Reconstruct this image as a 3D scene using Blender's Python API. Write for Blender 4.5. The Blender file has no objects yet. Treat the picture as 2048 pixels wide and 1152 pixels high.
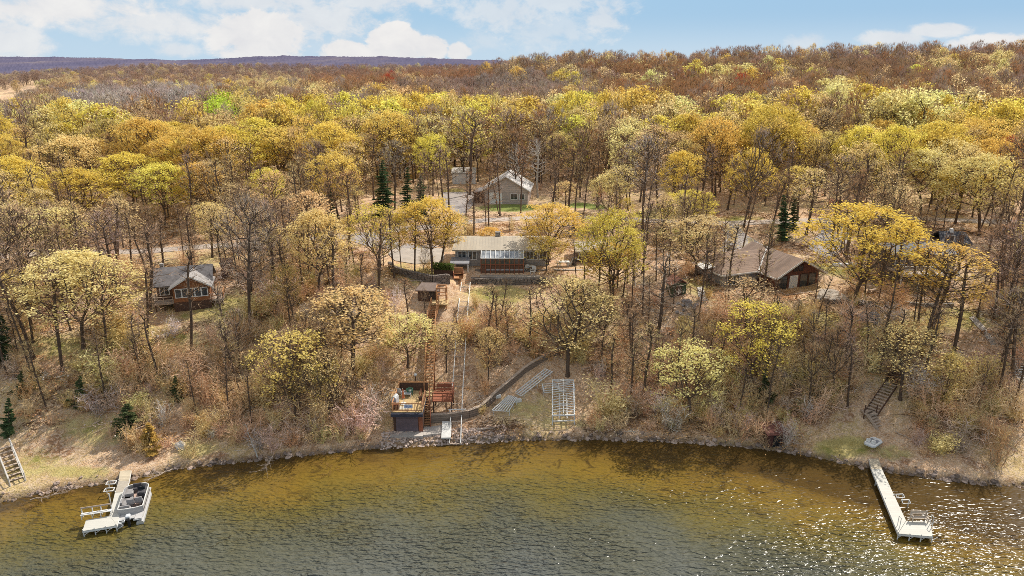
import bpy, math, random
import numpy as np
from math import radians, sin, cos, tan, pi, atan2, sqrt
from mathutils import Vector, Matrix

SC = bpy.context.scene
COL = SC.collection
RNG = np.random.default_rng(7)
random.seed(7)

# ------------------------------------------------------------------ camera
F = 1400.0
CAMZ = 40.0
PITCH = radians(18.04)
cp, sp = cos(PITCH), sin(PITCH)
cd = bpy.data.cameras.new('camera'); cam = bpy.data.objects.new('camera', cd); COL.objects.link(cam)
cam.location = (0, 0, CAMZ); cam.rotation_euler = (pi/2 - PITCH, 0, 0)
cd.sensor_width = 36; cd.lens = 36*F/2048; cd.clip_start = .5; cd.clip_end = 30000
SC.camera = cam

def ray(px, py):
    X = (px-1024)/F; Y = -(py-576)/F
    return np.array((X, cp + Y*sp, -sp + Y*cp))
def at_z(px, py, z):
    d = ray(px, py); t = (z-CAMZ)/d[2]
    return np.array((d[0]*t, d[1]*t, z))
def at_y(px, py, y):
    d = ray(px, py); t = y/d[1]
    return np.array((d[0]*t, y, CAMZ + d[2]*t))
def proj(x, y, z):
    dz = z-CAMZ
    dep = y*cp - dz*sp
    return 1024 + F*x/dep, 576 - F*(y*sp + dz*cp)/dep, dep

# ------------------------------------------------------------------ terrain
_shore_px = [(0,1005),(60,990),(150,974),(250,962),(330,941),(450,926),(550,916),(640,907),(720,899),(800,893),(900,887),(1050,879),(1200,878),
             (1350,883),(1480,892),(1600,907),(1700,929),(1800,947),(1950,966),(2048,973)]
_sh = np.array([at_z(a, b, 0)[:2] for a, b in _shore_px])
_sx = np.concatenate(([-160, -75], _sh[:,0], [75, 160])); _sy = np.concatenate(([40, 54.5], _sh[:,1], [57, 52]))
def ys(x): return np.interp(x, _sx, _sy)

def sstep(a, b, v):
    t = np.clip((v-a)/(b-a), 0, 1); return t*t*(3-2*t)
_PH = RNG.uniform(0, 6.28, (12,)); _FX = RNG.normal(0, 1, (12, 2))
def wob(x, y, L):
    s = 0
    for k in range(12):
        s = s + np.sin((_FX[k,0]*x + _FX[k,1]*y)*2.2/L + _PH[k]*3)
    return s/12**.5*.7
_pd = [-60,-8,-2,0,.6,3,6,12,20,26,34,60,100,200]
_pz = [-4,-1.6,-.7,0,.5,.9,1.5,4.7,8.9,10.2,10.7,11.1,11.5,12]
_gy = np.array([100,150,200,300,400,470,600,800,1000,1500,6000.])
_gu = np.array([-400,0,120,300,600,900,1050,1200,1500,2048,2500.])
_gz = np.array([
 [11.2]*11,
 [11.5,11.5,11.5,11.5,11.5,11,11,11.5,12,12,12],
 [11,11.5,12,12,12,12,12,13,14,14,14],
 [5,7,10.5,11,12,13,14,15,17,18,18],
 [1,2,8.5,10.5,12,14,18,21,24,26,26],
 [0,.5,7,9,9,15,23.5,27,30,33.5,35],
 [5,6,9,10,9,16,24,27,30,33,34],
 [2,3,11,15,13,16.5,18,18,18,20,20],
 [6,8,12,19,18,17,16,16,16,16,16],
 [6,8,10,10,12,12,12,12,12,12,12],
 [5]*11])
def gridz(x, y):
    px = 1024 + F*x/(.951*np.maximum(y,30) + 8)
    yi = np.clip(np.searchsorted(_gy, y)-1, 0, len(_gy)-2); ui = np.clip(np.searchsorted(_gu, px)-1, 0, len(_gu)-2)
    ty = np.clip((y-_gy[yi])/(_gy[yi+1]-_gy[yi]), 0, 1); tu = np.clip((px-_gu[ui])/(_gu[ui+1]-_gu[ui]), 0, 1)
    ty = ty*ty*(3-2*ty); tu = tu*tu*(3-2*tu)
    return (_gz[yi,ui]*(1-ty)*(1-tu) + _gz[yi+1,ui]*ty*(1-tu) + _gz[yi,ui+1]*(1-ty)*tu + _gz[yi+1,ui+1]*ty*tu)
PADS = []   # (cx, cy, r_in, r_out, z)
def H(x, y):
    x = np.asarray(x, float); y = np.asarray(y, float)
    d = y - ys(x)
    z1 = np.interp(d, _pd, _pz)
    z1 = z1 + np.where(d > 1, 1, np.clip(d, 0, 1))*.22*wob(x, y, 9)*np.clip(d/8, .1, 1) + np.clip((d-3)/10, 0, 1)*.35*wob(x+50, y, 26)
    z2 = gridz(x, y) + 1.2*wob(x, y, 90)*sstep(160, 300, y)
    w = sstep(105, 150, y)
    z = z1*(1-w) + z2*w
    lake = sstep(0, 25, -(x) - (.666*y)) * sstep(430, 480, y) * (1-sstep(870, 905, y))
    lake = np.maximum(lake, sstep(0, 60, -x - (.80*np.maximum(y, 60)+22))*(1-sstep(680, 760, y)))
    z = z*(1-lake) - 3*lake
    for cx, cy, ri, ro, pz in PADS:
        m = 1-sstep(ri, ro, np.hypot(x-cx, y-cy)); z = z*(1-m) + pz*m
    return z
def h1(x, y): return float(H(x, y))
_T = np.concatenate((np.arange(42, 260, .1), np.arange(260, 1600, 1.)))
def G(px, py):
    d = ray(px, py)
    P = d[None,:]*_T[:,None]; P[:,2] += CAMZ
    below = np.nonzero(P[:,2] < H(P[:,0], P[:,1]))[0]
    i = below[0] if len(below) else len(_T)-1
    p = P[i]
    return np.array((p[0], p[1], h1(p[0], p[1])))

# flat pads under the houses
for px, py, ri, ro, z in ((1000,536,6,13,10.6),(1190,536,4,9,10.6),(1575,590,4,8,None),(1000,403,7,14,None)):
    g = G(px, py); PADS.append((g[0], g[1]+3, ri, ro, g[2] if z is None else z))
for x_ in (-4.2, -.8, 2.6): PADS.append((x_, 94.6, 2.6, 5.2, 9.15))

# ------------------------------------------------------------------ materials
def newmat(name):
    m = bpy.data.materials.new(name); m.use_nodes = True
    nt = m.node_tree; nt.nodes.clear()
    out = nt.nodes.new('ShaderNodeOutputMaterial')
    return m, nt, out
def N(nt, typ, **kw):
    n = nt.nodes.new(typ)
    for k, v in kw.items():
        if k.startswith('i_'):
            key = k[2:]; key = int(key) if key.isdigit() else key.replace('_', ' ')
            n.inputs[key].default_value = v
        else: setattr(n, k, v)
    return n
def L(nt, a, b): nt.links.new(a, b)
def ramp(nt, fac, stops, interp='LINEAR'):
    r = nt.nodes.new('ShaderNodeValToRGB'); r.color_ramp.interpolation = interp
    e = r.color_ramp.elements
    while len(e) < len(stops): e.new(.5)
    for i, (p, c) in enumerate(stops):
        e[i].position = p; e[i].color = (c[0], c[1], c[2], 1) if len(c) == 3 else c
    L(nt, fac, r.inputs['Fac']); return r.outputs['Color']
def mixc(nt, fac, a, b, mode='MIX'):
    n = nt.nodes.new('ShaderNodeMix'); n.data_type = 'RGBA'; n.blend_type = mode
    for s, v in ((n.inputs[0], fac), (n.inputs[6], a), (n.inputs[7], b)):
        if hasattr(v, 'is_output'): L(nt, v, s)
        elif isinstance(v, (int, float)): s.default_value = v
        else: s.default_value = (v[0], v[1], v[2], 1)
    return n.outputs[2]
def noise(nt, scale, detail=4, rough=.6, vec=None, dist=0):
    n = N(nt, 'ShaderNodeTexNoise'); n.inputs['Scale'].default_value = scale; n.inputs['Detail'].default_value = detail
    n.inputs['Roughness'].default_value = rough; n.inputs['Distortion'].default_value = dist
    if vec is not None: L(nt, vec, n.inputs['Vector'])
    return n.outputs['Fac']
def coords(nt, kind='Object', scale=None, rot=None):
    t = nt.nodes.new('ShaderNodeTexCoord'); o = t.outputs[kind]
    if scale or rot:
        m = nt.nodes.new('ShaderNodeMapping')
        if scale: m.inputs['Scale'].default_value = scale
        if rot: m.inputs['Rotation'].default_value = rot
        L(nt, o, m.inputs['Vector']); o = m.outputs['Vector']
    return o
def mathn(nt, op, a, b=None, c=None, clamp=False):
    n = nt.nodes.new('ShaderNodeMath'); n.operation = op; n.use_clamp = clamp
    for i, v in enumerate((a, b, c)):
        if v is None: continue
        if hasattr(v, 'is_output'): L(nt, v, n.inputs[i])
        else: n.inputs[i].default_value = v
    return n.outputs[0]
def smooth(nt, v, a, b):
    n = nt.nodes.new('ShaderNodeMapRange'); n.interpolation_type = 'SMOOTHSTEP'
    L(nt, v, n.inputs['Value']); n.inputs['From Min'].default_value = a; n.inputs['From Max'].default_value = b
    return n.outputs['Result']

_mats = {}
def M(name, col, rough=.8, var=.25, scale=2.5, metal=0, stretch=None, bump=.0, spec=.3, stain=None):
    """weathered plain surface: two noise sizes move the colour about"""
    if name in _mats: return _mats[name]
    m, nt, out = newmat(name)
    b = nt.nodes.new('ShaderNodeBsdfPrincipled'); L(nt, b.outputs[0], out.inputs[0])
    v = coords(nt, 'Object', stretch)
    n1 = noise(nt, scale, 5, .65, v); n2 = noise(nt, scale*9, 3, .6, v)
    f = mathn(nt, 'ADD', mathn(nt, 'MULTIPLY', n1, .65), mathn(nt, 'MULTIPLY', n2, .35))
    lo = tuple(c*(1-var) for c in col); hi = tuple(min(1, c*(1+var)) for c in col)
    c = ramp(nt, f, [(.32, lo), (.68, hi)])
    if stain: c = mixc(nt, smooth(nt, noise(nt, scale*.6, 4, .6, v), .5, .7), c, stain)
    L(nt, c, b.inputs['Base Color']); b.inputs['Roughness'].default_value = rough; b.inputs['Metallic'].default_value = metal
    b.inputs['Specular IOR Level'].default_value = spec
    if bump:
        bn = nt.nodes.new('ShaderNodeBump'); bn.inputs['Strength'].default_value = bump; bn.inputs['Distance'].default_value = .05
        L(nt, n2, bn.inputs['Height']); L(nt, bn.outputs[0], b.inputs['Normal'])
    _mats[name] = m; return m
def Mstripe(name, col, col2, period, axis=2, rough=.8, width=.12, var=.2):
    """boards or shingle courses: thin darker joints every `period` along an object axis"""
    if name in _mats: return _mats[name]
    m, nt, out = newmat(name)
    b = nt.nodes.new('ShaderNodeBsdfPrincipled'); L(nt, b.outputs[0], out.inputs[0])
    o = coords(nt, 'Object'); s = nt.nodes.new('ShaderNodeSeparateXYZ'); L(nt, o, s.inputs[0])
    q = mathn(nt, 'DIVIDE', s.outputs[axis], period)
    fr = mathn(nt, 'FRACT', q); joint = mathn(nt, 'LESS_THAN', fr, width)
    wn = nt.nodes.new('ShaderNodeTexWhiteNoise'); wn.noise_dimensions = '1D'; L(nt, mathn(nt, 'FLOOR', q), wn.inputs['W'])
    n1 = noise(nt, 1.2, 5, .65, o)
    f = mathn(nt, 'ADD', mathn(nt, 'MULTIPLY', n1, .7), mathn(nt, 'MULTIPLY', wn.outputs['Value'], .3))
    lo = tuple(c*(1-var) for c in col); hi = tuple(min(1, c*(1+var)) for c in col)
    c = mixc(nt, joint, ramp(nt, f, [(.25, lo), (.75, hi)]), col2)
    L(nt, c, b.inputs['Base Color']); b.inputs['Roughness'].default_value = rough; b.inputs['Specular IOR Level'].default_value = .25
    _mats[name] = m; return m
def Mstone(name, a, b_, gap, scale=1.6):
    if name in _mats: return _mats[name]
    m, nt, out = newmat(name)
    b = nt.nodes.new('ShaderNodeBsdfPrincipled'); L(nt, b.outputs[0], out.inputs[0])
    o = coords(nt, 'Object', (1, 1, 1.6))
    v1 = N(nt, 'ShaderNodeTexVoronoi', feature='DISTANCE_TO_EDGE'); v1.inputs['Scale'].default_value = scale; L(nt, o, v1.inputs['Vector'])
    v2 = N(nt, 'ShaderNodeTexVoronoi'); v2.inputs['Scale'].default_value = scale; L(nt, o, v2.inputs['Vector'])
    s = nt.nodes.new('ShaderNodeSeparateColor'); L(nt, v2.outputs['Color'], s.inputs[0])
    c = ramp(nt, s.outputs[0], [(0, a), (1, b_)])
    c = mixc(nt, mathn(nt, 'LESS_THAN', v1.outputs['Distance'], .06), c, gap)
    c = mixc(nt, mathn(nt, 'MULTIPLY', noise(nt, 7, 4, .6, o), .5), c, gap)
    L(nt, c, b.inputs['Base Color']); b.inputs['Roughness'].default_value = .9
    bn = nt.nodes.new('ShaderNodeBump'); bn.inputs['Strength'].default_value = .8; bn.inputs['Distance'].default_value = .08
    L(nt, v1.outputs['Distance'], bn.inputs['Height']); L(nt, bn.outputs[0], b.inputs['Normal'])
    _mats[name] = m; return m
def Mglass(name, col=(.03,.035,.04)):
    if name in _mats: return _mats[name]
    m, nt, out = newmat(name)
    b = nt.nodes.new('ShaderNodeBsdfPrincipled'); L(nt, b.outputs[0], out.inputs[0])
    c = ramp(nt, noise(nt, .9, 2, .5, coords(nt, 'Object')), [(.35, col), (.7, tuple(k*2.2 for k in col))])
    L(nt, c, b.inputs['Base Color']); b.inputs['Roughness'].default_value = .08; b.inputs['Specular IOR Level'].default_value = .6
    _mats[name] = m; return m
def Mfol(name, transl=.4, sat_var=.35, rough_bark=False):
    """leaves and twigs: the tint comes from each tree (object property or instance attribute)"""
    if name in _mats: return _mats[name]
    m, nt, out = newmat(name)
    at = N(nt, 'ShaderNodeAttribute', attribute_type='INSTANCER', attribute_name='tint')
    geo = nt.nodes.new('ShaderNodeNewGeometry')
    oi = nt.nodes.new('ShaderNodeObjectInfo')
    r = geo.outputs['Random Per Island']
    n = noise(nt, .45, 2, .5, coords(nt, 'Object'))
    v = mathn(nt, 'ADD', mathn(nt, 'MULTIPLY', r, .55), mathn(nt, 'MULTIPLY', n, .9))
    dark = mixc(nt, 1, at.outputs['Color'], (.80, .75, .68), 'MULTIPLY'); lite = mixc(nt, 1, at.outputs['Color'], (1.05, 1.07, 1.15), 'MULTIPLY')
    c = mixc(nt, smooth(nt, v, .3, 1.15), dark, lite)
    d = nt.nodes.new('ShaderNodeBsdfDiffuse'); L(nt, c, d.inputs['Color'])
    if transl:
        t = nt.nodes.new('ShaderNodeBsdfTranslucent'); L(nt, c, t.inputs['Color'])
        mx = nt.nodes.new('ShaderNodeMixShader'); mx.inputs[0].default_value = transl
        L(nt, d.outputs[0], mx.inputs[1]); L(nt, t.outputs[0], mx.inputs[2]); L(nt, mx.outputs[0], out.inputs[0])
    else: L(nt, d.outputs[0], out.inputs[0])
    _mats[name] = m; return m
LEAF = Mfol('leaf_surface', .5)
TWIG = Mfol('twig_surface', .0)
NEEDLE = Mfol('needle_surface', .15)
BARK = M('bark', (.125,.085,.06), .95, .45, 1.2, stretch=(1,1,.25))
PALEBARK = M('pale_bark', (.50,.46,.40), .9, .35, 2.0, stain=(.2,.16,.13))

# ------------------------------------------------------------------ mesh builder
def link(o, parent=None):
    COL.objects.link(o)
    if parent is not None: o.parent = parent
    return o
def mesh_np(name, verts, faces_flat, sizes, mats, midx=None, smooth_=False):
    me = bpy.data.meshes.new(name)
    verts = np.asarray(verts, np.float32); nv = len(verts)
    faces_flat = np.asarray(faces_flat, np.int32); sizes = np.asarray(sizes, np.int32)
    me.vertices.add(nv); me.vertices.foreach_set('co', verts.ravel())
    me.loops.add(len(faces_flat)); me.loops.foreach_set('vertex_index', faces_flat)
    me.polygons.add(len(sizes)); st = np.concatenate(([0], np.cumsum(sizes)[:-1])).astype(np.int32)
    me.polygons.foreach_set('loop_start', st); me.polygons.foreach_set('loop_total', sizes)
    for m in mats: me.materials.append(m)
    if midx is not None: me.polygons.foreach_set('material_index', np.asarray(midx, np.int32))
    if smooth_: me.polygons.foreach_set('use_smooth', np.ones(len(sizes), bool))
    me.update(calc_edges=True); me.validate()
    return me
class MB:
    def __init__(s): s.v = []; s.f = []
    def add(s, vs, fs):
        k = len(s.v); s.v += [tuple(map(float, p)) for p in vs]; s.f += [tuple(k+i for i in q) for q in fs]; return s
    def box(s, x0, x1, y0, y1, z0, z1):
        return s.add([(x0,y0,z0),(x1,y0,z0),(x1,y1,z0),(x0,y1,z0),(x0,y0,z1),(x1,y0,z1),(x1,y1,z1),(x0,y1,z1)],
                     [(0,3,2,1),(4,5,6,7),(0,1,5,4),(1,2,6,5),(2,3,7,6),(3,0,4,7)])
    def bar(s, p, q, w, h=None, up=(0,0,1)):
        """square bar from p to q"""
        p = Vector(p); q = Vector(q); h = h or w
        d = (q-p).normalized(); u = Vector(up)
        if abs(d.dot(u)) > .98: u = Vector((1,0,0))
        a = d.cross(u).normalized()*w/2; b = a.cross(d).normalized()*h/2
        vs = [p-a-b, p+a-b, p+a+b, p-a+b, q-a-b, q+a-b, q+a+b, q-a+b]
        return s.add(vs, [(0,3,2,1),(4,5,6,7),(0,1,5,4),(1,2,6,5),(2,3,7,6),(3,0,4,7)])
    def tube(s, p, q, r, r2=None, n=8):
        p = Vector(p); q = Vector(q); r2 = r if r2 is None else r2
        d = (q-p).normalized(); u = Vector((0,0,1)) if abs(d.z) < .9 else Vector((1,0,0))
        a = d.cross(u).normalized(); b = d.cross(a)
        vs = [p+(a*cos(2*pi*i/n)+b*sin(2*pi*i/n))*r for i in range(n)] + [q+(a*cos(2*pi*i/n)+b*sin(2*pi*i/n))*r2 for i in range(n)]
        return s.add(vs, [(i,(i+1)%n,n+(i+1)%n,n+i) for i in range(n)] + [tuple(range(n-1,-1,-1)), tuple(range(n,2*n))])
    def slab(s, pts, t):
        """polygon thickened downward by t (any planar loop)"""
        n = len(pts); vs = [tuple(p) for p in pts] + [(p[0],p[1],p[2]-t) for p in pts]
        return s.add(vs, [tuple(range(n)), tuple(range(2*n-1, n-1, -1))] + [(i, n+i, n+(i+1)%n, (i+1)%n) for i in range(n)])
    def prism(s, prof, y0, y1):
        """(x,z) outline extruded along y"""
        n = len(prof); vs = [(x,y0,z) for x,z in prof] + [(x,y1,z) for x,z in prof]
        return s.add(vs, [tuple(range(n)), tuple(range(2*n-1,n-1,-1))] + [((i+1)%n, i, n+i, n+(i+1)%n) for i in range(n)])
    def ball(s, c, rx, ry, rz, seed=0, rough=.2, nu=9, nv=6):
        r = random.Random(seed); vs = []; fs = []
        for j in range(nv+1):
            for i in range(nu):
                th = pi*j/nv; ph = 2*pi*i/nu; k = 1 + r.uniform(-rough, rough)
                vs.append((c[0]+rx*k*sin(th)*cos(ph), c[1]+ry*k*sin(th)*sin(ph), c[2]+rz*k*cos(th)))
        for j in range(nv):
            for i in range(nu): fs.append((j*nu+i, j*nu+(i+1)%nu, (j+1)*nu+(i+1)%nu, (j+1)*nu+i))
        return s.add(vs, fs)
    def build(s, name, mat, parent=None, bevel=0, smooth_=False):
        me = bpy.data.meshes.new(name); me.from_pydata(s.v, [], s.f); me.materials.append(mat)
        if smooth_:
            for p in me.polygons: p.use_smooth = True
        o = bpy.data.objects.new(name, me); link(o, parent)
        if bevel:
            b = o.modifiers.new('bevel', 'BEVEL'); b.width = bevel; b.segments = 2; b.limit_method = 'ANGLE'
        return o
def fixn(o):
    import bmesh
    bm = bmesh.new(); bm.from_mesh(o.data); bmesh.ops.recalc_face_normals(bm, faces=bm.faces); bm.to_mesh(o.data); bm.free()
def tag(o, label, cat, group=None, kind=None):
    if label: o['label'] = label
    if cat: o['category'] = cat
    if group: o['group'] = group
    if kind: o['kind'] = kind
    return o
def thing(name, label, cat, loc=(0,0,0), rz=0, group=None):
    o = bpy.data.objects.new(name, None); o.empty_display_size = .3; COL.objects.link(o)
    o.location = tuple(map(float, loc)); o.rotation_euler = (0, 0, rz)
    return tag(o, label, cat, group)
def kids(o): return [c for c in bpy.data.objects if c.parent == o]
# ------------------------------------------------------------------ sky, sun
SUN_EL, SUN_AZ = radians(45), radians(43)     # azimuth clockwise from straight ahead
w = bpy.data.worlds.new('World'); SC.world = w; w.use_nodes = True
nt = w.node_tree; nt.nodes.clear()
wo = nt.nodes.new('ShaderNodeOutputWorld')
sky = N(nt, 'ShaderNodeTexSky', sky_type='NISHITA', sun_disc=False, sun_elevation=SUN_EL, sun_rotation=SUN_AZ, altitude=300, air_density=1.0, dust_density=.6, ozone_density=1.6)
bg = nt.nodes.new('ShaderNodeBackground'); bg.inputs['Strength'].default_value = .15
# whole sky tinted warm so the fill light in shadows is warmer
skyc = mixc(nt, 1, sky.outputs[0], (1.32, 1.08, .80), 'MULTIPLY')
gen = coords(nt, 'Generated'); sx = nt.nodes.new('ShaderNodeSeparateXYZ'); L(nt, gen, sx.inputs[0])
az = mathn(nt, 'MULTIPLY', mathn(nt, 'ARCTAN2', sx.outputs[0], sx.outputs[1]), 180/pi)
el = mathn(nt, 'MULTIPLY', mathn(nt, 'ARCSINE', sx.outputs[2]), 180/pi)
# low band of sky: paler to the left, clear blue to the right, deepening upwards
hb = ramp(nt, mathn(nt, 'DIVIDE', mathn(nt, 'ADD', az, 38), 76), [(0, (.50,.69,.86)), (.45, (.38,.61,.83)), (1, (.29,.53,.79))])
hb = mixc(nt, smooth(nt, el, 3.5, -.5), hb, (.56,.74,.89))
hb = mixc(nt, 1, hb, (.88/.15,.92/.15,.96/.15), 'MULTIPLY')
skyc = mixc(nt, mathn(nt, 'MULTIPLY', smooth(nt, el, 16, 5), .93), skyc, hb)
L(nt, skyc, bg.inputs['Color'])
cv = nt.nodes.new('ShaderNodeCombineXYZ'); L(nt, az, cv.inputs[0]); L(nt, mathn(nt, 'MULTIPLY', el, 1.5), cv.inputs[1])
nz = mathn(nt, 'SUBTRACT', noise(nt, .30, 8, .62, cv.outputs[0], .3), .5)
nzf = mathn(nt, 'SUBTRACT', noise(nt, .9, 7, .65, cv.outputs[0], .5), .5)
def azel(px, py):
    d = ray(px, py); return math.degrees(atan2(d[0], d[1])), math.degrees(math.atan2(d[2], math.hypot(d[0], d[1])))
# (px, py, half width, half height, strength, edge softness, raggedness)
CL = [(520,75,105,62,.97,.35,.9),(470,60,45,30,.9,.4,.9),(640,40,150,55,.75,.7,1.4),(355,100,45,18,.6,.6,1.2),
      (790,86,62,38,1,.22,.7),(690,100,50,22,1,.3,.8),(862,96,42,26,1,.25,.7),(918,103,30,20,.95,.3,.8),(755,108,130,16,1,.35,.6),
      (20,80,75,50,.8,.7,1.4),(60,15,330,45,.95,.8,1.3),(300,45,250,42,.82,.9,1.4),(520,5,260,35,.75,.8,1.4),(760,0,180,40,.72,.8,1.5),(600,80,300,60,.18,.9,1.2),
      (1010,25,120,55,.6,.8,1.6),(1090,60,120,45,.42,.8,1.6),(1210,30,50,48,.62,.7,1.5),(1120,0,150,30,.6,.8,1.6),(960,85,60,35,.35,.9,1.5),
      (1615,82,45,18,.45,.7,1.2),(1785,78,65,17,.7,.5,1.0),(1875,60,60,14,.75,.5,1.0),(2000,84,70,15,.95,.4,.9)]
acc = None
for (px, py, hw, hh, s, soft, rag) in CL:
    a0, e0 = azel(px, py); wa = hw/F*180/pi*1.0; we = hh/F*180/pi
    da = mathn(nt, 'DIVIDE', mathn(nt, 'SUBTRACT', az, a0), wa); de = mathn(nt, 'DIVIDE', mathn(nt, 'SUBTRACT', el, e0), we)
    dd = mathn(nt, 'SQRT', mathn(nt, 'ADD', mathn(nt, 'MULTIPLY', da, da), mathn(nt, 'MULTIPLY', de, de)))
    dd = mathn(nt, 'ADD', dd, mathn(nt, 'ADD', mathn(nt, 'MULTIPLY', nz, rag*1.6), mathn(nt, 'MULTIPLY', nzf, rag*.8)))
    mk = mathn(nt, 'MULTIPLY', smooth(nt, dd, 1.0, 1.0-soft), s)
    acc = mk if acc is None else mathn(nt, 'MAXIMUM', acc, mk)
# unseen cloud added above the frame as fill light and for lake reflections
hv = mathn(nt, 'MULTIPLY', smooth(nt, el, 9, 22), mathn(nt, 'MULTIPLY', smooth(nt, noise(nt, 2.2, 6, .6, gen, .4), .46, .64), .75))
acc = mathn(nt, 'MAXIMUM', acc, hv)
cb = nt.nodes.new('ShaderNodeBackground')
L(nt, ramp(nt, mathn(nt, 'ADD', mathn(nt, 'MULTIPLY', nz, 1.2), .5), [(.2, (1.0,.98,.95)), (.75, (.83,.83,.85))]), cb.inputs['Color']); L(nt, mathn(nt, 'ADD', .92, mathn(nt, 'MULTIPLY', smooth(nt, el, 9, 25), .85)), cb.inputs['Strength'])  # cloud strength rises above the frame to add fill light
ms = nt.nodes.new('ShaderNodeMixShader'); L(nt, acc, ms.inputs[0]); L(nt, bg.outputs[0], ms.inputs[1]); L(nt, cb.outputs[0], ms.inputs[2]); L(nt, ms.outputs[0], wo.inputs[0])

sl = bpy.data.lights.new('sun', 'SUN'); sl.energy = 5.0; sl.angle = radians(.5); sl.color = (1, .95, .86)
so = bpy.data.objects.new('sun', sl); COL.objects.link(so)
sdir = Vector((sin(SUN_AZ)*cos(SUN_EL), cos(SUN_AZ)*cos(SUN_EL), sin(SUN_EL)))
so.rotation_euler = sdir.to_track_quat('Z', 'Y').to_euler(); so.location = (60, 60, 120)
SC.view_settings.view_transform = 'Standard'; SC.view_settings.look = 'None'; SC.view_settings.exposure = 0
cy = SC.cycles; cy.max_bounces = 4; cy.diffuse_bounces = 2; cy.glossy_bounces = 2; cy.transmission_bounces = 2; cy.transparent_max_bounces = 4
cy.caustics_reflective = False; cy.caustics_refractive = False; cy.sample_clamp_indirect = 4; cy.sample_clamp_direct = 3.5; cy.use_denoising = False
SC.render.use_persistent_data = False; cy.pixel_filter_type = 'BLACKMAN_HARRIS'; cy.filter_width = .85

# ------------------------------------------------------------------ ground, lake, hills
def axis(lo, hi, step, far_lo, far_hi, grow=1.16):
    a = list(np.arange(lo, hi+1e-6, step)); s = step; v = hi
    while v < far_hi: s *= grow; v += s; a.append(v)
    s = step; v = lo; pre = []
    while v > far_lo: s *= grow; v -= s; pre.append(v)
    return np.array(pre[::-1] + a)
def grid_mesh(name, xs, yv, zf, mats, skip=None):
    X, Y = np.meshgrid(xs, yv); Z = zf(X, Y)
    nx, ny = len(xs), len(yv)
    idx = np.arange(nx*ny).reshape(ny, nx)
    q = np.stack((idx[:-1,:-1], idx[:-1,1:], idx[1:,1:], idx[1:,:-1]), -1).reshape(-1, 4)
    V = np.stack((X.ravel(), Y.ravel(), Z.ravel()), -1)
    return mesh_np(name, V, q.ravel(), np.full(len(q), 4), mats, smooth_=True), V
xs = axis(-75, 75, .6, -6000, 6000); yv = axis(46, 150, .6, 20, 7000, 1.10)

GRASS = []   # (px, py, half width px, half height px, kind) spots of lawn read in the photo
def gspot(px, py, hw, hh, w_=1.0):
    g = G(px, py); a = G(px+hw, py); b = G(px, py+hh) ; c = G(px, py-hh)
    return (g[0], (b[1]+c[1])/2, abs(a[0]-g[0])+.1, abs(c[1]-b[1])/2+.1, w_)
for s_ in ((1020,416,75,9,2),(1160,411,30,6,2),(1190,414,25,6,2),(905,385,28,9,1),(1330,432,60,16,1.3),(1370,470,60,20,1.2),
           (1000,592,75,22,1.0),(850,555,60,25,.7),(800,540,40,18,.6),(1690,540,70,18,1.0),(1660,650,55,28,1.1),(1720,655,60,25,1.0),(1900,640,110,30,.8),(1690,895,70,22,1.1),(1780,905,60,18,.6),
           (1050,815,90,28,.55),(1130,845,90,18,.5),(1400,575,40,22,.7),(1430,610,40,20,.4),
           (420,620,120,38,.75),(300,680,160,35,.6),(120,700,140,40,.6),(200,860,110,40,.6),(60,930,80,40,.6),(390,900,50,25,.7),(150,945,90,14,.8),(380,520,200,25,.5),(600,470,100,14,.6),(1290,560,50,50,.2),(1480,440,60,10,.8)):
    GRASS.append(gspot(*s_))
gm, GV = grid_mesh('ground', xs, yv, H, [])
gx, gyy = GV[:,0], GV[:,1]
gr = np.zeros(len(GV)); lush = np.zeros(len(GV))
for (cx, cy_, rx, ry, wgt) in GRASS + [(-.655*960, 960, 38, 42, 1.0)]:
    m = np.exp(-(((gx-cx)/rx)**2 + ((gyy-cy_)/ry)**2)**1.5)
    if wgt >= 2: lush = np.maximum(lush, m)
    else: gr = np.maximum(gr, m*wgt)
a = gm.attributes.new('lawn', 'FLOAT', 'POINT'); a.data.foreach_set('value', gr.astype(np.float32))
a = gm.attributes.new('lush', 'FLOAT', 'POINT'); a.data.foreach_set('value', lush.astype(np.float32))
dsh = GV[:,1]-ys(GV[:,0]); a = gm.attributes.new('bank', 'FLOAT', 'POINT'); a.data.foreach_set('value', dsh.astype(np.float32))

m, nt, out = newmat('leaf_litter')
b = nt.nodes.new('ShaderNodeBsdfPrincipled'); L(nt, b.outputs[0], out.inputs[0]); b.inputs['Roughness'].default_value = 1; b.inputs['Specular IOR Level'].default_value = .1
o = coords(nt, 'Object')
n1 = noise(nt, .11, 5, .6, o); n2 = noise(nt, .9, 6, .7, o); n3 = noise(nt, 7, 4, .7, o); n4 = noise(nt, .35, 5, .6, o, .4)
c = ramp(nt, n2, [(.28, (.44,.255,.14)), (.5, (.72,.465,.275)), (.72, (.93,.69,.46))])
c = mixc(nt, smooth(nt, n1, .45, .68), c, ramp(nt, n2, [(.3, (.52,.37,.16)), (.7, (.80,.61,.31))]))
c = mixc(nt, smooth(nt, n4, .54, .66), c, (.40,.225,.125))
vo = N(nt, 'ShaderNodeTexVoronoi'); vo.inputs['Scale'].default_value = 5; L(nt, o, vo.inputs['Vector'])
sc_ = nt.nodes.new('ShaderNodeSeparateColor'); L(nt, vo.outputs['Color'], sc_.inputs[0])
c = mixc(nt, mathn(nt, 'MULTIPLY', smooth(nt, sc_.outputs[0], .45, .75), .55), c, (.84,.63,.46))
c = mixc(nt, mathn(nt, 'MULTIPLY', smooth(nt, n3, .52, .64), .5), c, (.24,.14,.085))
la = N(nt, 'ShaderNodeAttribute', attribute_name='lawn'); lu = N(nt, 'ShaderNodeAttribute', attribute_name='lush')
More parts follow.
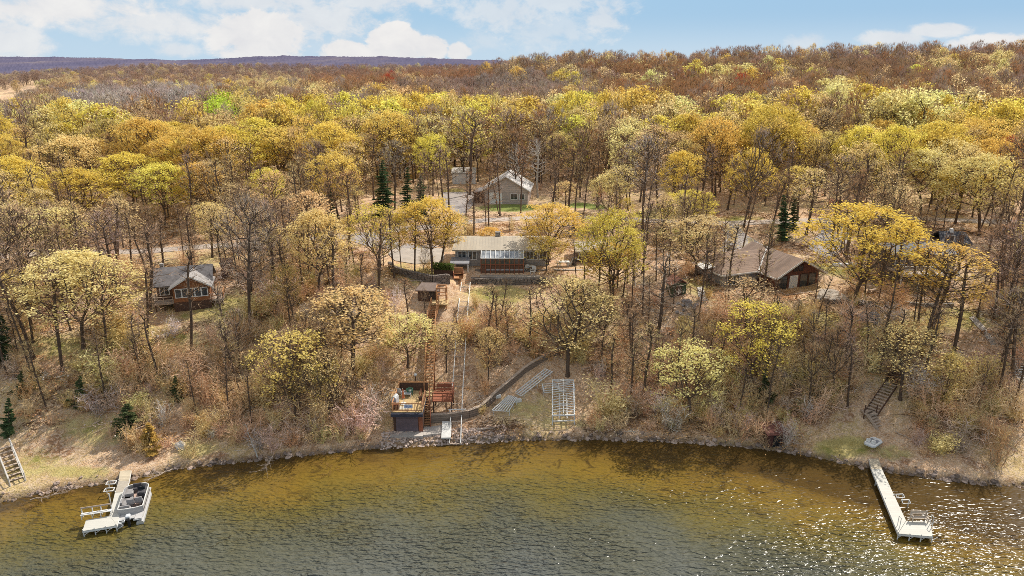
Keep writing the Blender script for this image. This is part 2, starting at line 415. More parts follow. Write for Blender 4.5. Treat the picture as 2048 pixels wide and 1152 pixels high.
gcol = ramp(nt, n2, [(.3, (.38,.30,.09)), (.55, (.56,.46,.17)), (.75, (.70,.58,.28))])
gcol = mixc(nt, smooth(nt, n4, .5, .62), gcol, (.30,.29,.07))
lf = mathn(nt, 'ADD', la.outputs['Fac'], mathn(nt, 'MULTIPLY', mathn(nt, 'SUBTRACT', n2, .5), 1.1))
c = mixc(nt, mathn(nt, 'MULTIPLY', smooth(nt, lf, .25, .75), .9), c, gcol)
luf = mathn(nt, 'ADD', lu.outputs['Fac'], mathn(nt, 'MULTIPLY', mathn(nt, 'SUBTRACT', n2, .5), .8))
c = mixc(nt, mathn(nt, 'MULTIPLY', smooth(nt, luf, .3, .75), .9), c, ramp(nt, n3, [(.3, (.15,.23,.04)), (.7, (.30,.36,.085))]))
ba = N(nt, 'ShaderNodeAttribute', attribute_name='bank')
wet = smooth(nt, ba.outputs['Fac'], .9, -.1)
c = mixc(nt, mathn(nt, 'MULTIPLY', wet, .7), c, (.09,.065,.04))
L(nt, c, b.inputs['Base Color'])
bn = nt.nodes.new('ShaderNodeBump'); bn.inputs['Strength'].default_value = .9; bn.inputs['Distance'].default_value = .25; L(nt, mathn(nt, 'ADD', n3, n2), bn.inputs['Height']); L(nt, bn.outputs[0], b.inputs['Normal'])
gm.materials.append(m)
ground = link(bpy.data.objects.new('ground', gm)); ground['kind'] = 'structure'

# lake: one sheet at the water level, its colour following depth inshore, painted sky grey offshore
wx = axis(-75, 75, .8, -7000, 7000, 1.2); wy = axis(36, 74, .8, -400, 7000, 1.2)
wm, WV = grid_mesh('lake_water', wx, wy, lambda X, Y: np.zeros_like(X), [])
a = wm.attributes.new('offshore', 'FLOAT', 'POINT'); a.data.foreach_set('value', (ys(WV[:,0])-WV[:,1] + 1.6*wob(WV[:,0], WV[:,1], 7)).astype(np.float32))
m, nt, out = newmat('lake_water')
o = coords(nt, 'Object')
of = N(nt, 'ShaderNodeAttribute', attribute_name='offshore')
sx = nt.nodes.new('ShaderNodeSeparateXYZ'); L(nt, o, sx.inputs[0])
nA = noise(nt, .16, 5, .6, o, .5); nB = noise(nt, 1.3, 5, .7, o)
# the golden shelf is wide on the right, narrow on the left
off = mathn(nt, 'ADD', of.outputs['Fac'], mathn(nt, 'MULTIPLY', mathn(nt, 'SUBTRACT', nA, .5), 9))
off = mathn(nt, 'SUBTRACT', off, mathn(nt, 'MULTIPLY', smooth(nt, sx.outputs[0], 0, 45), 8))
off = mathn(nt, 'ADD', off, mathn(nt, 'MULTIPLY', mathn(nt, 'SUBTRACT', nB, .5), 3))
deep = ramp(nt, mathn(nt, 'DIVIDE', off, 24), [(0, (.085,.050,.014)), (.06, (.16,.095,.020)), (.2, (.19,.122,.022)), (.38, (.135,.108,.030)), (.58, (.100,.098,.062)), (.95, (.108,.114,.102))])  # grey of the outer stops paints in sky reflection
deep = mixc(nt, mathn(nt, 'MULTIPLY', smooth(nt, noise(nt, .5, 6, .7, o, 1.0), .52, .66), mathn(nt, 'MULTIPLY', smooth(nt, off, 12, 2), .75)), deep, (.045,.028,.012))
df = nt.nodes.new('ShaderNodeBsdfDiffuse'); L(nt, deep, df.inputs['Color'])
gl = nt.nodes.new('ShaderNodeBsdfGlossy'); gl.inputs['Roughness'].default_value = .11
fr = nt.nodes.new('ShaderNodeFresnel'); fr.inputs['IOR'].default_value = 1.34
wv = coords(nt, 'Object', (1.05, 2.5, 1), (0, 0, radians(10)))
wvb = coords(nt, 'Object', (1.25, 2.1, 1), (0, 0, radians(-24)))
big = noise(nt, 1.0, 1, .4, wv, .7); sml = noise(nt, 2.1, 2, .5, wvb, .5)
amp = mathn(nt, 'ADD', mathn(nt, 'MULTIPLY', smooth(nt, of.outputs['Fac'], 0, 14), .7), .3)
amp = mathn(nt, 'MULTIPLY', amp, mathn(nt, 'ADD', .55, mathn(nt, 'MULTIPLY', smooth(nt, noise(nt, .075, 3, .55, coords(nt, 'Object', (1, 1.8, 1), (0, 0, radians(20)))), .36, .62), .65)))
def wbump(h_, dist):
    bn = nt.nodes.new('ShaderNodeBump'); bn.inputs['Strength'].default_value = 1; bn.inputs['Distance'].default_value = dist
    L(nt, mathn(nt, 'MULTIPLY', h_, amp), bn.inputs['Height']); return bn.outputs[0]
hd_ = mathn(nt, 'ADD', big, mathn(nt, 'MULTIPLY', sml, .45))
L(nt, wbump(hd_, .66), df.inputs['Normal'])
gb = wbump(mathn(nt, 'ADD', big, mathn(nt, 'MULTIPLY', noise(nt, 2.3, 0, .5, wvb, .3), .20)), .185)
for n_ in (gl, fr): L(nt, gb, n_.inputs['Normal'])
ms = nt.nodes.new('ShaderNodeMixShader'); L(nt, fr.outputs[0], ms.inputs[0]); L(nt, df.outputs[0], ms.inputs[1]); L(nt, gl.outputs[0], ms.inputs[2]); L(nt, ms.outputs[0], out.inputs[0])
wm.materials.append(m)
lake = link(bpy.data.objects.new('lake_water', wm)); lake['kind'] = 'structure'

# far hills: wooded ridges two to four kilometres off
def far_hills():
    uu = np.linspace(-260, 1500, 900); dd = np.linspace(1150, 3300, 60)
    U, D = np.meshgrid(uu, dd)
    prof = np.interp(U, [-260,0,200,280,360,430,520,580,640,760,900,1000,1100,1500], [112,112.5,115,118,120,118,113,111.5,113,113,118,121,123,126])
    rr = (576-prof)/F; ang = -sp + rr*cp; fw = cp + rr*sp
    peak = CAMZ + 2700*ang/fw
    t = (D-1150)/(2700-1150)
    Z = 4 + (peak-4)*np.where(t < 1, np.clip(t,0,1)**1.25, 1-(t-1)*1.1)
    X = (U-1024)/F*(D*.951+8); Y = D
    r = np.random.default_rng(3)
    Z = Z + 6*np.sin(X/230+Y/310)*np.clip(1-t, 0, 1)*np.clip(t*3,0,1) + (r.uniform(-1, 1, Z.shape)*.9 + 1.1*wob(X, Y, 40) + 1.5*wob(X+900, Y, 110))*(.8+.6*np.clip(t,0,1))
    nx, ny = len(uu), len(dd); idx = np.arange(nx*ny).reshape(ny, nx)
    q = np.stack((idx[:-1,:-1], idx[:-1,1:], idx[1:,1:], idx[1:,:-1]), -1).reshape(-1, 4)
    m, nt, out = newmat('far_wooded_hills')
    b = nt.nodes.new('ShaderNodeBsdfPrincipled'); L(nt, b.outputs[0], out.inputs[0]); b.inputs['Roughness'].default_value = 1; b.inputs['Specular IOR Level'].default_value = 0
    o = coords(nt, 'Object', (1, .35, 1))
    c = ramp(nt, noise(nt, .006, 6, .65, o), [(.3, (.10,.10,.165)), (.5, (.145,.13,.185)), (.62, (.20,.17,.20)), (.75, (.29,.245,.235))])  # blue-violet air haze is mixed into these hill colours
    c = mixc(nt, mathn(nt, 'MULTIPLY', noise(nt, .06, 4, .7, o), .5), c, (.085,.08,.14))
    L(nt, c, b.inputs['Base Color'])
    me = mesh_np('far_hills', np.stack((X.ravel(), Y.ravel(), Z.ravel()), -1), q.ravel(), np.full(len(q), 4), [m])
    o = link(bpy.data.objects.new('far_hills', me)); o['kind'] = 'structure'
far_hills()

# roads and drives: draped sheets
def drape(name, mat, left, right, lift=.05, n=5):
    """strip between two pixel polylines, laid on the ground"""
    A = [G(*p) for p in left]; B = [G(*p) for p in right]
    def res(P, k=8):
        P = np.array(P); out_ = []
        for i in range(len(P)-1):
            for j in range(k): out_.append(P[i] + (P[i+1]-P[i])*j/k)
        out_.append(P[-1]); return np.array(out_)
    A = res(A); B = res(B); R = []
    for j in range(n+1):
        q = A + (B-A)*j/n; q[:,2] = H(q[:,0], q[:,1]) + lift; R.append(q)
    R = np.array(R); k = R.shape[1]; idx = np.arange((n+1)*k).reshape(n+1, k)
    q = np.stack((idx[:-1,:-1], idx[:-1,1:], idx[1:,1:], idx[1:,:-1]), -1).reshape(-1, 4)
    me = mesh_np(name, R.reshape(-1, 3), q.ravel(), np.full(len(q), 4), [mat], smooth_=True)
    o = link(bpy.data.objects.new(name, me)); o['kind'] = 'structure'; return o
GRAVEL = M('gravel', (.47,.39,.33), .95, .28, .7, stain=(.36,.27,.2))
CONC = M('concrete', (.42,.36,.30), .9, .25, .8, stain=(.38,.33,.28))
ASPH = M('pale_asphalt', (.36,.315,.29), .9, .2, .6, stain=(.34,.29,.26))
drape('gravel_road', GRAVEL, [(-60,512),(150,502),(350,494),(520,482),(680,470),(800,455),(930,441),(1060,432),(1250,436),(1440,443),(1600,438),(1760,432),(1900,437),(2110,442)],
      [(-60,523),(150,512),(350,503),(520,491),(680,479),(800,464),(930,449),(1060,439),(1250,443),(1440,451),(1600,448),(1760,440),(1900,444),(2110,450)], .06)
drape('driveway', ASPH, [(1655,446),(1640,466),(1615,495),(1640,512)], [(1705,444),(1700,466),(1690,500),(1660,520)], .07)
drape('driveway', ASPH, [(1440,452),(1455,474),(1440,496),(1437,512)], [(1475,451),(1492,470),(1530,492),(1548,505)], .07)
drape('driveway', ASPH, [(885,385),(880,398),(890,412),(905,430)], [(955,384),(955,398),(945,412),(925,432)], .07)
drape('driveway', ASPH, [(690,468),(695,480),(740,494),(782,500)], [(760,462),(765,472),(800,486),(880,494)], .07)
drape('driveway', CONC, [(786,497),(776,508),(790,522),(830,529)], [(884,497),(888,508),(888,518),(884,527)], .08)
drape('garden_path', CONC, [(1938,636),(1955,655),(1968,672),(1982,692)], [(1948,632),(1965,650),(1981,670),(1993,690)], .05, 3)
# ------------------------------------------------------------------ tree makers
def rot_to(d):
    d = np.asarray(d, float); d /= np.linalg.norm(d)
    u = np.array((0,0,1.)) if abs(d[2]) < .9 else np.array((1.,0,0))
    a = np.cross(d, u); a /= np.linalg.norm(a); return a, np.cross(d, a)
def tubes(P, Q, R1, R2, n):
    """all frusta at once: arrays of ends and radii"""
    P = np.asarray(P); Q = np.asarray(Q); D = Q-P; D = D/np.maximum(np.linalg.norm(D, axis=1, keepdims=True), 1e-6)
    U = np.where((np.abs(D[:,2:3]) < .9), np.array([[0,0,1.]]), np.array([[1.,0,0]]))
    A = np.cross(D, U); A /= np.linalg.norm(A, axis=1, keepdims=True); B = np.cross(D, A)
    th = 2*pi*np.arange(n)/n
    ring = A[:,None,:]*np.cos(th)[None,:,None] + B[:,None,:]*np.sin(th)[None,:,None]
    V = np.concatenate((P[:,None]+ring*R1[:,None,None], Q[:,None]+ring*R2[:,None,None]), 1).reshape(-1, 3)
    k = np.arange(len(P))[:,None]*2*n; i = np.arange(n)[None,:]; j = (i+1) % n
    Fc = np.stack((k+i, k+j, k+n+j, k+n+i), -1).reshape(-1, 4)
    return V, Fc
def blades(P, D, Ln, W, r):
    """thin triangles: twigs"""
    D = D/np.maximum(np.linalg.norm(D, axis=1, keepdims=True), 1e-6)
    S = np.cross(D, r.normal(0, 1, D.shape)); S /= np.maximum(np.linalg.norm(S, axis=1, keepdims=True), 1e-6)
    V = np.stack((P-S*W[:,None]/2, P+S*W[:,None]/2, P+D*Ln[:,None]), 1).reshape(-1, 3)
    return V, np.arange(len(V)).reshape(-1, 3)
def leaves(C, size, r, flat=1.0):
    n = len(C)
    Nn = r.normal(0, 1, (n, 3)); Nn[:,2] = np.abs(Nn[:,2])+flat; Nn /= np.linalg.norm(Nn, axis=1, keepdims=True)
    A = np.cross(Nn, r.normal(0, 1, (n, 3))); A /= np.linalg.norm(A, axis=1, keepdims=True); B = np.cross(Nn, A)
    s = size*r.uniform(.6, 1.35, (n, 1))
    V = np.stack((C-A*s*.6, C-B*s*.42, C+A*s*.6, C+B*s*.42), 1).reshape(-1, 3)
    return V, np.arange(len(V)).reshape(-1, 4)
def skeleton(r, Ht, R, base, N, shell=.5, nlead=1, lean=(0,0), flat=.55, top=1.0, lead=0):
    """trunk nodes, then points in the crown joined one by one to the cheapest node already there"""
    pts = []; par = []; plen = []
    fork = base*Ht; nt_ = max(4, int(fork/1.0)); p = np.zeros(3)
    for i in range(nt_+1):
        z = fork*i/nt_
        pts.append(np.array((lean[0]*z + (0 if i == 0 else r.normal(0, .05)), lean[1]*z + (0 if i == 0 else r.normal(0, .05)), z))); par.append(i-1); plen.append(z*.2)
    k0 = len(pts)-1
    if lead > base:
        z = fork
        while z < lead*Ht:
            z += 1.1; p_ = pts[-1]; pts.append(np.array((p_[0]+lean[0]*1.1+r.normal(0,.10), p_[1]+lean[1]*1.1+r.normal(0,.10), z))); par.append(len(pts)-2); plen.append(z*.2)
    # crown points
    C = []
    zc = base*Ht*.85; hh = Ht - zc
    ns = 6; lob = [(r.uniform(0, 2*pi), r.uniform(.75, 1.15)) for _ in range(ns)]
    while len(C) < N:
        t = r.uniform(.03, 1)**.8; ph = r.uniform(0, 2*pi)
        prof = sqrt(max(0, 1-(abs(t-flat)/(1-flat if t > flat else flat*1.15))**2.2))
        k = 1 + .16*sum(cos((ph-a)*(2+i % 3))*(b-.9) for i, (a, b) in enumerate(lob)) + .13*sin(3*ph+lob[0][0]+t*4)
        rr = R*prof*k*(r.uniform(0, 1)**shell)
        C.append((lean[0]*(zc+hh*t)+rr*cos(ph), lean[1]*(zc+hh*t)+rr*sin(ph), zc+hh*t*top))
    C = np.array(C); o = np.argsort(np.linalg.norm(C - pts[k0], axis=1)); C = C[o]
    X = np.zeros((len(pts)+2*N, 3)); PL = np.zeros(len(X)); n = len(pts); X[:n] = pts; PL[:n] = plen
    for c in C:
        d = c - X[:n]; dist = np.linalg.norm(d, axis=1)
        # children prefer to leave upwards and outwards, none below the upper trunk
        cost = dist*(1 + .5*np.clip(-d[:,2]/(dist+1e-6), -.5, 1)) + .5*PL[:n]
        cost[:max(1, k0-2)] += 99
        j = int(np.argmin(cost)); dj = dist[j]
        if dj > 1.3:
            mid = X[j] + (c-X[j])*.5 + np.array((r.normal(0, .045), r.normal(0, .045), r.normal(.01, .04)))*dj
            X[n] = mid; par.append(j); PL[n] = PL[j]+dj/2; j = n; n += 1
        X[n] = c; par.append(j); PL[n] = PL[j] + np.linalg.norm(c-X[j]); n += 1
    X = X[:n]; par = np.array(par)
    for _ in range(3):       # ease the kinks out of trunk and limbs
        ch_ = np.full(n, -1); 
        for i in range(n-1, 0, -1): ch_[par[i]] = i
        ii = np.array([i for i in range(1, n) if ch_[i] > 0 and par[i] >= 0]); X[ii] = .45*X[ii] + .275*(X[par[ii]]+X[ch_[ii]])
    cnt = np.zeros(n); ch = np.zeros(n, int)
    for i in range(n-1, 0, -1):
        cnt[i] += 1 if ch[i] == 0 else 0
        cnt[par[i]] += cnt[i]; ch[par[i]] += 1
    tips = np.nonzero(ch == 0)[0]
    return X, par, cnt, tips
def make_tree(seed, Ht=15, R=5, base=.35, N=260, shell=.5, twig=14, twlen=1.0, tww=.035, leafn=0, leafs=.17, clump=.5, rt=.02, lean=(0,0), flat=.5, nsub=1, sides=5, rexp=.47, leaftop=0., lead=0):
    r = np.random.default_rng(seed)
    X, par, cnt, tips = skeleton(r, Ht, R, base, N, shell, lean=lean, flat=flat, lead=lead)
    i = np.arange(1, len(X)); rad = rt*cnt**rexp
    P = X[par[i]]; Q = X[i]; r1 = np.minimum(rad[par[i]], rad[i]*1.45); r2 = rad[i]
    r1[0] = rad[1]*1.5
    V, Fc = tubes(P, Q, r1, r2, sides)
    trunk = (V, Fc)
    # twigs on tips and along thin limbs
    thin = i[(cnt[i] < 6)]
    src = np.concatenate((np.repeat(X[tips], twig, 0),
                          (lambda t, k: X[par[k]] + (X[k]-X[par[k]])*t)(r.uniform(.2, 1, (len(thin)*(twig//3), 1)), np.repeat(thin, twig//3))))
    cen = np.array((0, 0, base*Ht)); out_ = src-cen; out_ /= np.linalg.norm(out_, axis=1, keepdims=True)
    D = out_*.75 + r.normal(0, .55, src.shape) + np.array((0, 0, .28))
    Ln = twlen*r.uniform(.45, 1.25, len(src))
    tv, tf = blades(src, D, Ln, np.full(len(src), tww)*r.uniform(.6, 1.3, len(src)), r)
    parts = [(tv, tf)]; ends = src + D/np.linalg.norm(D, axis=1, keepdims=True)*Ln[:,None]
    for _ in range(nsub):
        s2 = src + (ends-src)*r.uniform(.3, .95, (len(src), 1)); D2 = D*.8 + r.normal(0, .6, D.shape)
        parts.append(blades(s2, D2, Ln*.6, np.full(len(src), tww*.6), r))
    lv = None
    if leafn:
        k = max(1, int(leafn/len(tips)))
        c = np.repeat(X[tips], k, 0) + r.normal(0, clump, (len(tips)*k, 3))*np.array((1, 1, .7)) + np.repeat(r.normal(0, .2, (len(tips), 3)), k, 0)
        if leaftop:   # young leaves thicker towards the lit top
            keep = r.uniform(0, 1, len(c)) < np.clip((c[:,2]/Ht-leaftop-.12)*2.6+.3, .10, 1); c = c[keep]
        lv = leaves(c, leafs, r)
    return trunk, parts, lv
def join(ps):
    """[(V, F)...] of faces of any one size each -> verts, flat, sizes"""
    vs = []; fl = []; sz = []; k = 0
    for V, Fc in ps:
        vs.append(V); fl.append((Fc+k).ravel()); sz.append(np.full(len(Fc), Fc.shape[1])); k += len(V)
    return np.concatenate(vs), np.concatenate(fl), np.concatenate(sz)
PROTO = {}
def proto(key, kindname, tr, tw, lv, bark=BARK):
    """trunk mesh + crown mesh (twigs, and leaves when it has any)"""
    V, f, s = join([tr]); tm = mesh_np(kindname+'_trunk', V, f, s, [bark])
    ps = list(tw); mi = [0]*sum(len(q[1]) for q in tw)
    if lv is not None: ps.append(lv); mi += [1]*len(lv[1])
    V, f, s = join(ps); cm = mesh_np(kindname+'_crown', V, f, s, [TWIG, LEAF], mi)
    PROTO[key] = dict(trunk=tm, crown=cm, h=float(V[:,2].max()), w=float(np.percentile(np.abs(V[:,0]), 97)*2))
    return PROTO[key]
# twigs take the crown tint too; leafing crowns get a bark-brown twig instead
TWIGB = M('bare_twig', (.44,.33,.2), .95, .3, .6)
def leafing(key, seed, **k):
    tr, tw, lv = make_tree(seed, **k); p = proto(key, 'leafing_tree', tr, tw, lv); p['crown'].materials[0] = TWIGB; return p
def bare(key, seed, bark=BARK, **k):
    tr, tw, lv = make_tree(seed, **k); return proto(key, 'bare_tree', tr, tw, lv, bark)
LD = [leafing('LD%d' % i, 20+i, Ht=15, R=[5.4,4.8,6.0,4.4,5.2][i], base=[.32,.38,.30,.40,.35][i], N=330, twig=3, nsub=0, tww=.03, leafn=[8300,7500,9200,6800,8000][i], leafs=.225, clump=.42, rt=.024, rexp=.39, flat=[.5,.55,.46,.55,.58][i], shell=.40, leaftop=.28) and 'LD%d' % i for i in range(5)]
LS = [leafing('LS%d' % i, 40+i, Ht=13, R=[4.0,3.3,4.4,3.4][i], base=[.33,.42,.31,.44][i], N=230, twig=3, nsub=0, tww=.03, leafn=[3000,2500,3500,2300][i], leafs=.215, clump=.36, shell=.5, leaftop=.25, rt=.024, rexp=.39, flat=.58, lead=[0,.65,0,.65][i]) and 'LS%d' % i for i in range(4)]
BB = [bare('BB%d' % i, 60+i, Ht=15, R=[4.0,3.2,4.3,2.9,3.6][i], base=[.40,.45,.36,.48,.42][i], N=240, twig=5, nsub=0, twlen=1.3, tww=.034, rt=.025, rexp=.39, shell=.6, flat=[.6,.62,.55,.64,.62][i], lead=[0,.75,.55,.8,.65][i]) and 'BB%d' % i for i in range(5)]
BU = [bare('BU%d' % i, 80+i, Ht=14, R=[3.8,3.1,4.0][i], base=[.36,.43,.38][i], N=230, twig=4, nsub=0, twlen=1.1, tww=.03, rt=.025, rexp=.39, leafn=[1200,1000,1350][i], leafs=.19, clump=.42, shell=.5, flat=.6, lead=[0,.7,.55][i]) and 'BU%d' % i for i in range(3)]
BT = [bare('BT%d' % i, 90+i, Ht=15, R=[1.9,1.5,2.2][i], base=[.42,.48,.38][i], N=90, twig=4, nsub=0, twlen=1.0, tww=.035, rt=.028, rexp=.39, shell=.6, lead=.9) and 'BT%d' % i for i in range(3)]
BIRCH = bare('BIRCH', 99, bark=PALEBARK, Ht=15, R=2.6, base=.35, N=140, twig=5, nsub=0, twlen=1.0, tww=.035, rt=.030, rexp=.39, shell=.6, lead=.85)
def spruce(key, seed, Ht=12, R=2.6, z0=.06):
    r = np.random.default_rng(seed); P = []; Q = []; r1 = []; r2 = []
    for i in range(8):
        P.append((0,0,Ht*i/8)); Q.append((0,0,Ht*(i+1)/8)); r1.append(.17*(1-i/8)+.015); r2.append(.17*(1-(i+1)/8)+.015)
    src = []; D = []; Ln = []
    z = z0*Ht
    while z < Ht*.99:
        t = (z-z0*Ht)/(Ht*(1-z0)); rr = R*(1-t)**.85*r.uniform(.6, 1.2)+.08
        for k in range(int(6+4*(1-t))):
            ph = r.uniform(0, 2*pi); l = rr*r.uniform(.55, 1.15); d = np.array((cos(ph), sin(ph), -.22+.5*t))
            P.append((0,0,z)); e = np.array((0,0,z))+d*l; Q.append(e); r1.append(.028*(1-t)+.008); r2.append(.006)
            nseg = int(10+l*17)
            for s in np.linspace(.12, 1, nseg):
                for sd in (-1, 1):
                    b = np.array((0,0,z))+d*l*s
                    src.append(b); D.append(np.array((cos(ph+sd*1.0), sin(ph+sd*1.0), -.32))+r.normal(0,.22,3)); Ln.append(.15+.36*min(l,1.6)*(1-s*.6)*r.uniform(.6, 1.2))
        z += .34+.30*(1-t)
    tr = tubes(np.array(P), np.array(Q), np.array(r1), np.array(r2), 5)
    cr = blades(np.array(src), np.array(D), np.array(Ln)*1.25, np.full(len(src), .17), r)
    V, f, s = join([tr]); tm = mesh_np('spruce_trunk', V, f, s, [BARK]); V, f, s = join([cr]); cm = mesh_np('spruce_crown', V, f, s, [NEEDLE])
    PROTO[key] = dict(trunk=tm, crown=cm, h=Ht, w=R*2)
spruce('SP0', 1); spruce('SP1', 2, 12, 2.1, .1); spruce('SP2', 3, 6, 1.9, .04)
def shrub(key, seed, Ht=2.2, R=1.5, stems=9, N=70, leafn=0, twig=6):
    r = np.random.default_rng(seed); P = []; Q = []; r1 = []; r2 = []; src = []; D = []
    for i in range(stems):
        ph = r.uniform(0, 2*pi); t = r.uniform(.2, 1); p = np.array((r.normal(0,.15), r.normal(0,.15), -.1)); d = np.array((cos(ph)*t*R/Ht*1.1, sin(ph)*t*R/Ht*1.1, 1.)); 
        n = 5; rad = .028
        for k in range(n):
            q = p + d*Ht/n*r.uniform(.7, 1.05) + r.normal(0, .08, 3)
            P.append(p); Q.append(q); r1.append(rad); rad *= .75; r2.append(rad)
            for _ in range(twig): src.append(p+(q-p)*r.uniform(0,1)); D.append(d*.7+r.normal(0,.6,3))
            p = q
    src = np.array(src); D = np.array(D)
    tr = tubes(np.array(P), np.array(Q), np.array(r1), np.array(r2), 4)
    Ln = r.uniform(.3, 1.0, len(src))*Ht*.36
    tw = [blades(src, D, Ln, np.full(len(src), .028), r)]
    s2 = src + D/np.linalg.norm(D,axis=1,keepdims=True)*Ln[:,None]*.6
    tw.append(blades(s2, D*.6+r.normal(0,.6,D.shape), Ln*.6, np.full(len(src), .02), r))
    lv = None
    if leafn: lv = leaves(np.repeat(src, max(1, leafn//len(src)), 0)+r.normal(0,.25,(len(src)*max(1, leafn//len(src)),3)), .12, r)
    V, f, s = join([tr]); tm = mesh_np('shrub_stems', V, f, s, [TWIGB])
    ps = tw + ([lv] if lv is not None else []); mi = [0]*sum(len(q[1]) for q in tw) + ([1]*len(lv[1]) if lv is not None else [])
    V, f, s = join(ps); cm = mesh_np('shrub_crown', V, f, s, [TWIG, LEAF], mi)
    PROTO[key] = dict(trunk=tm, crown=cm, h=Ht*1.15, w=R*2)
for i in range(3): shrub('SH%d' % i, 200+i, Ht=[2.2,1.7,2.8][i])
for i in range(2): shrub('SL%d' % i, 210+i, leafn=900)

# ---- tints
T = dict(yellow=(1.0,.785,.18), gold=(1.0,.725,.20), pale=(1.0,.80,.35), olive=(.82,.66,.23), tan=(.93,.69,.36), lime=(.64,.78,.10), red=(.70,.17,.08),
         brown=(.60,.405,.245), grey=(.60,.485,.39), rust=(.66,.39,.20), mauve=(.60,.445,.35), ash=(.70,.60,.52), bud=(.95,.74,.35),
         green=(.10,.15,.065), cedar=(.66,.42,.11), darkgreen=(.12,.15,.065))
def jit(c, a=.14, r=RNG):
    k = r.uniform(1-a, 1+a); return [float(min(1, v*k*r.uniform(1-a*.3, 1+a*.3))) for v in c]
PLACED = []   # (object, kind, tint name, px, py, width px)
def put(key, kind, loc, Ht, W, tint, name, cat, rz=None, lean=0, label=None, group=None, info=None, leany=0):
    p = PROTO[key]; o = bpy.data.objects.new(name, None); o.empty_display_size = .4; COL.objects.link(o)
    o.location = (float(loc[0]), float(loc[1]), float(loc[2])-.08)
    sz = Ht/p['h']; sxy = W/p['w']; sxy = min(max(sxy, sz*.62), sz*1.75)
    o.scale = (sxy, sxy, sz)
    rz = RNG.uniform(0, 2*pi) if rz is None else rz
    o.rotation_mode = 'XYZ'
    o.matrix_world = Matrix.Translation(o.location) @ Matrix.Rotation(lean, 4, 'Y') @ Matrix.Rotation(leany, 4, 'X') @ Matrix.Rotation(rz, 4, 'Z') @ Matrix.Diagonal((sxy, sxy, sz, 1))
    tag(o, label, cat, group)
    t = bpy.data.objects.new('trunk', p['trunk']); link(t, o)
    c = bpy.data.objects.new('crown', p['crown']); link(c, o); c['tint'] = jit(tint) if not isinstance(tint, list) else tint
    tx, ty, dep = proj(o.location[0] + sin(lean)*Ht, o.location[1], o.location[2] + Ht)
    bx, by, _ = proj(*o.location)
    PLACED.append(dict(o=o, kind=kind, x=(tx+bx)/2, y=ty+(by-ty)*.35, top=ty, base=by, bx=bx, w=W*F/dep, h=Ht, loc=tuple(o.location), label=label, **(info or {})))
    return o
def hero(px, pt, pb, wpx, keys, tint, name='leafing_tree', cat='tree', label=None, bx=None, kind=None, fac=1.0):
    """a tree read off the photograph: crown top (px, pt), foot (bx or px, pb), crown width in pixels"""
    bx = px if bx is None else bx
    b = G(bx, pb); top = at_y(px, pt, b[1]); dep = b[1]*cp - (top[2]-CAMZ)*sp
    Ht = max(2.0, top[2]-b[2]); lean = atan2(top[0]-b[0], Ht)*.9
    key = keys if isinstance(keys, str) else keys[int(RNG.integers(len(keys)))]
    return put(key, kind or name, b, Ht*fac, wpx*dep/F, T[tint], name, cat, lean=lean, label=label, info=dict(tint=tint))
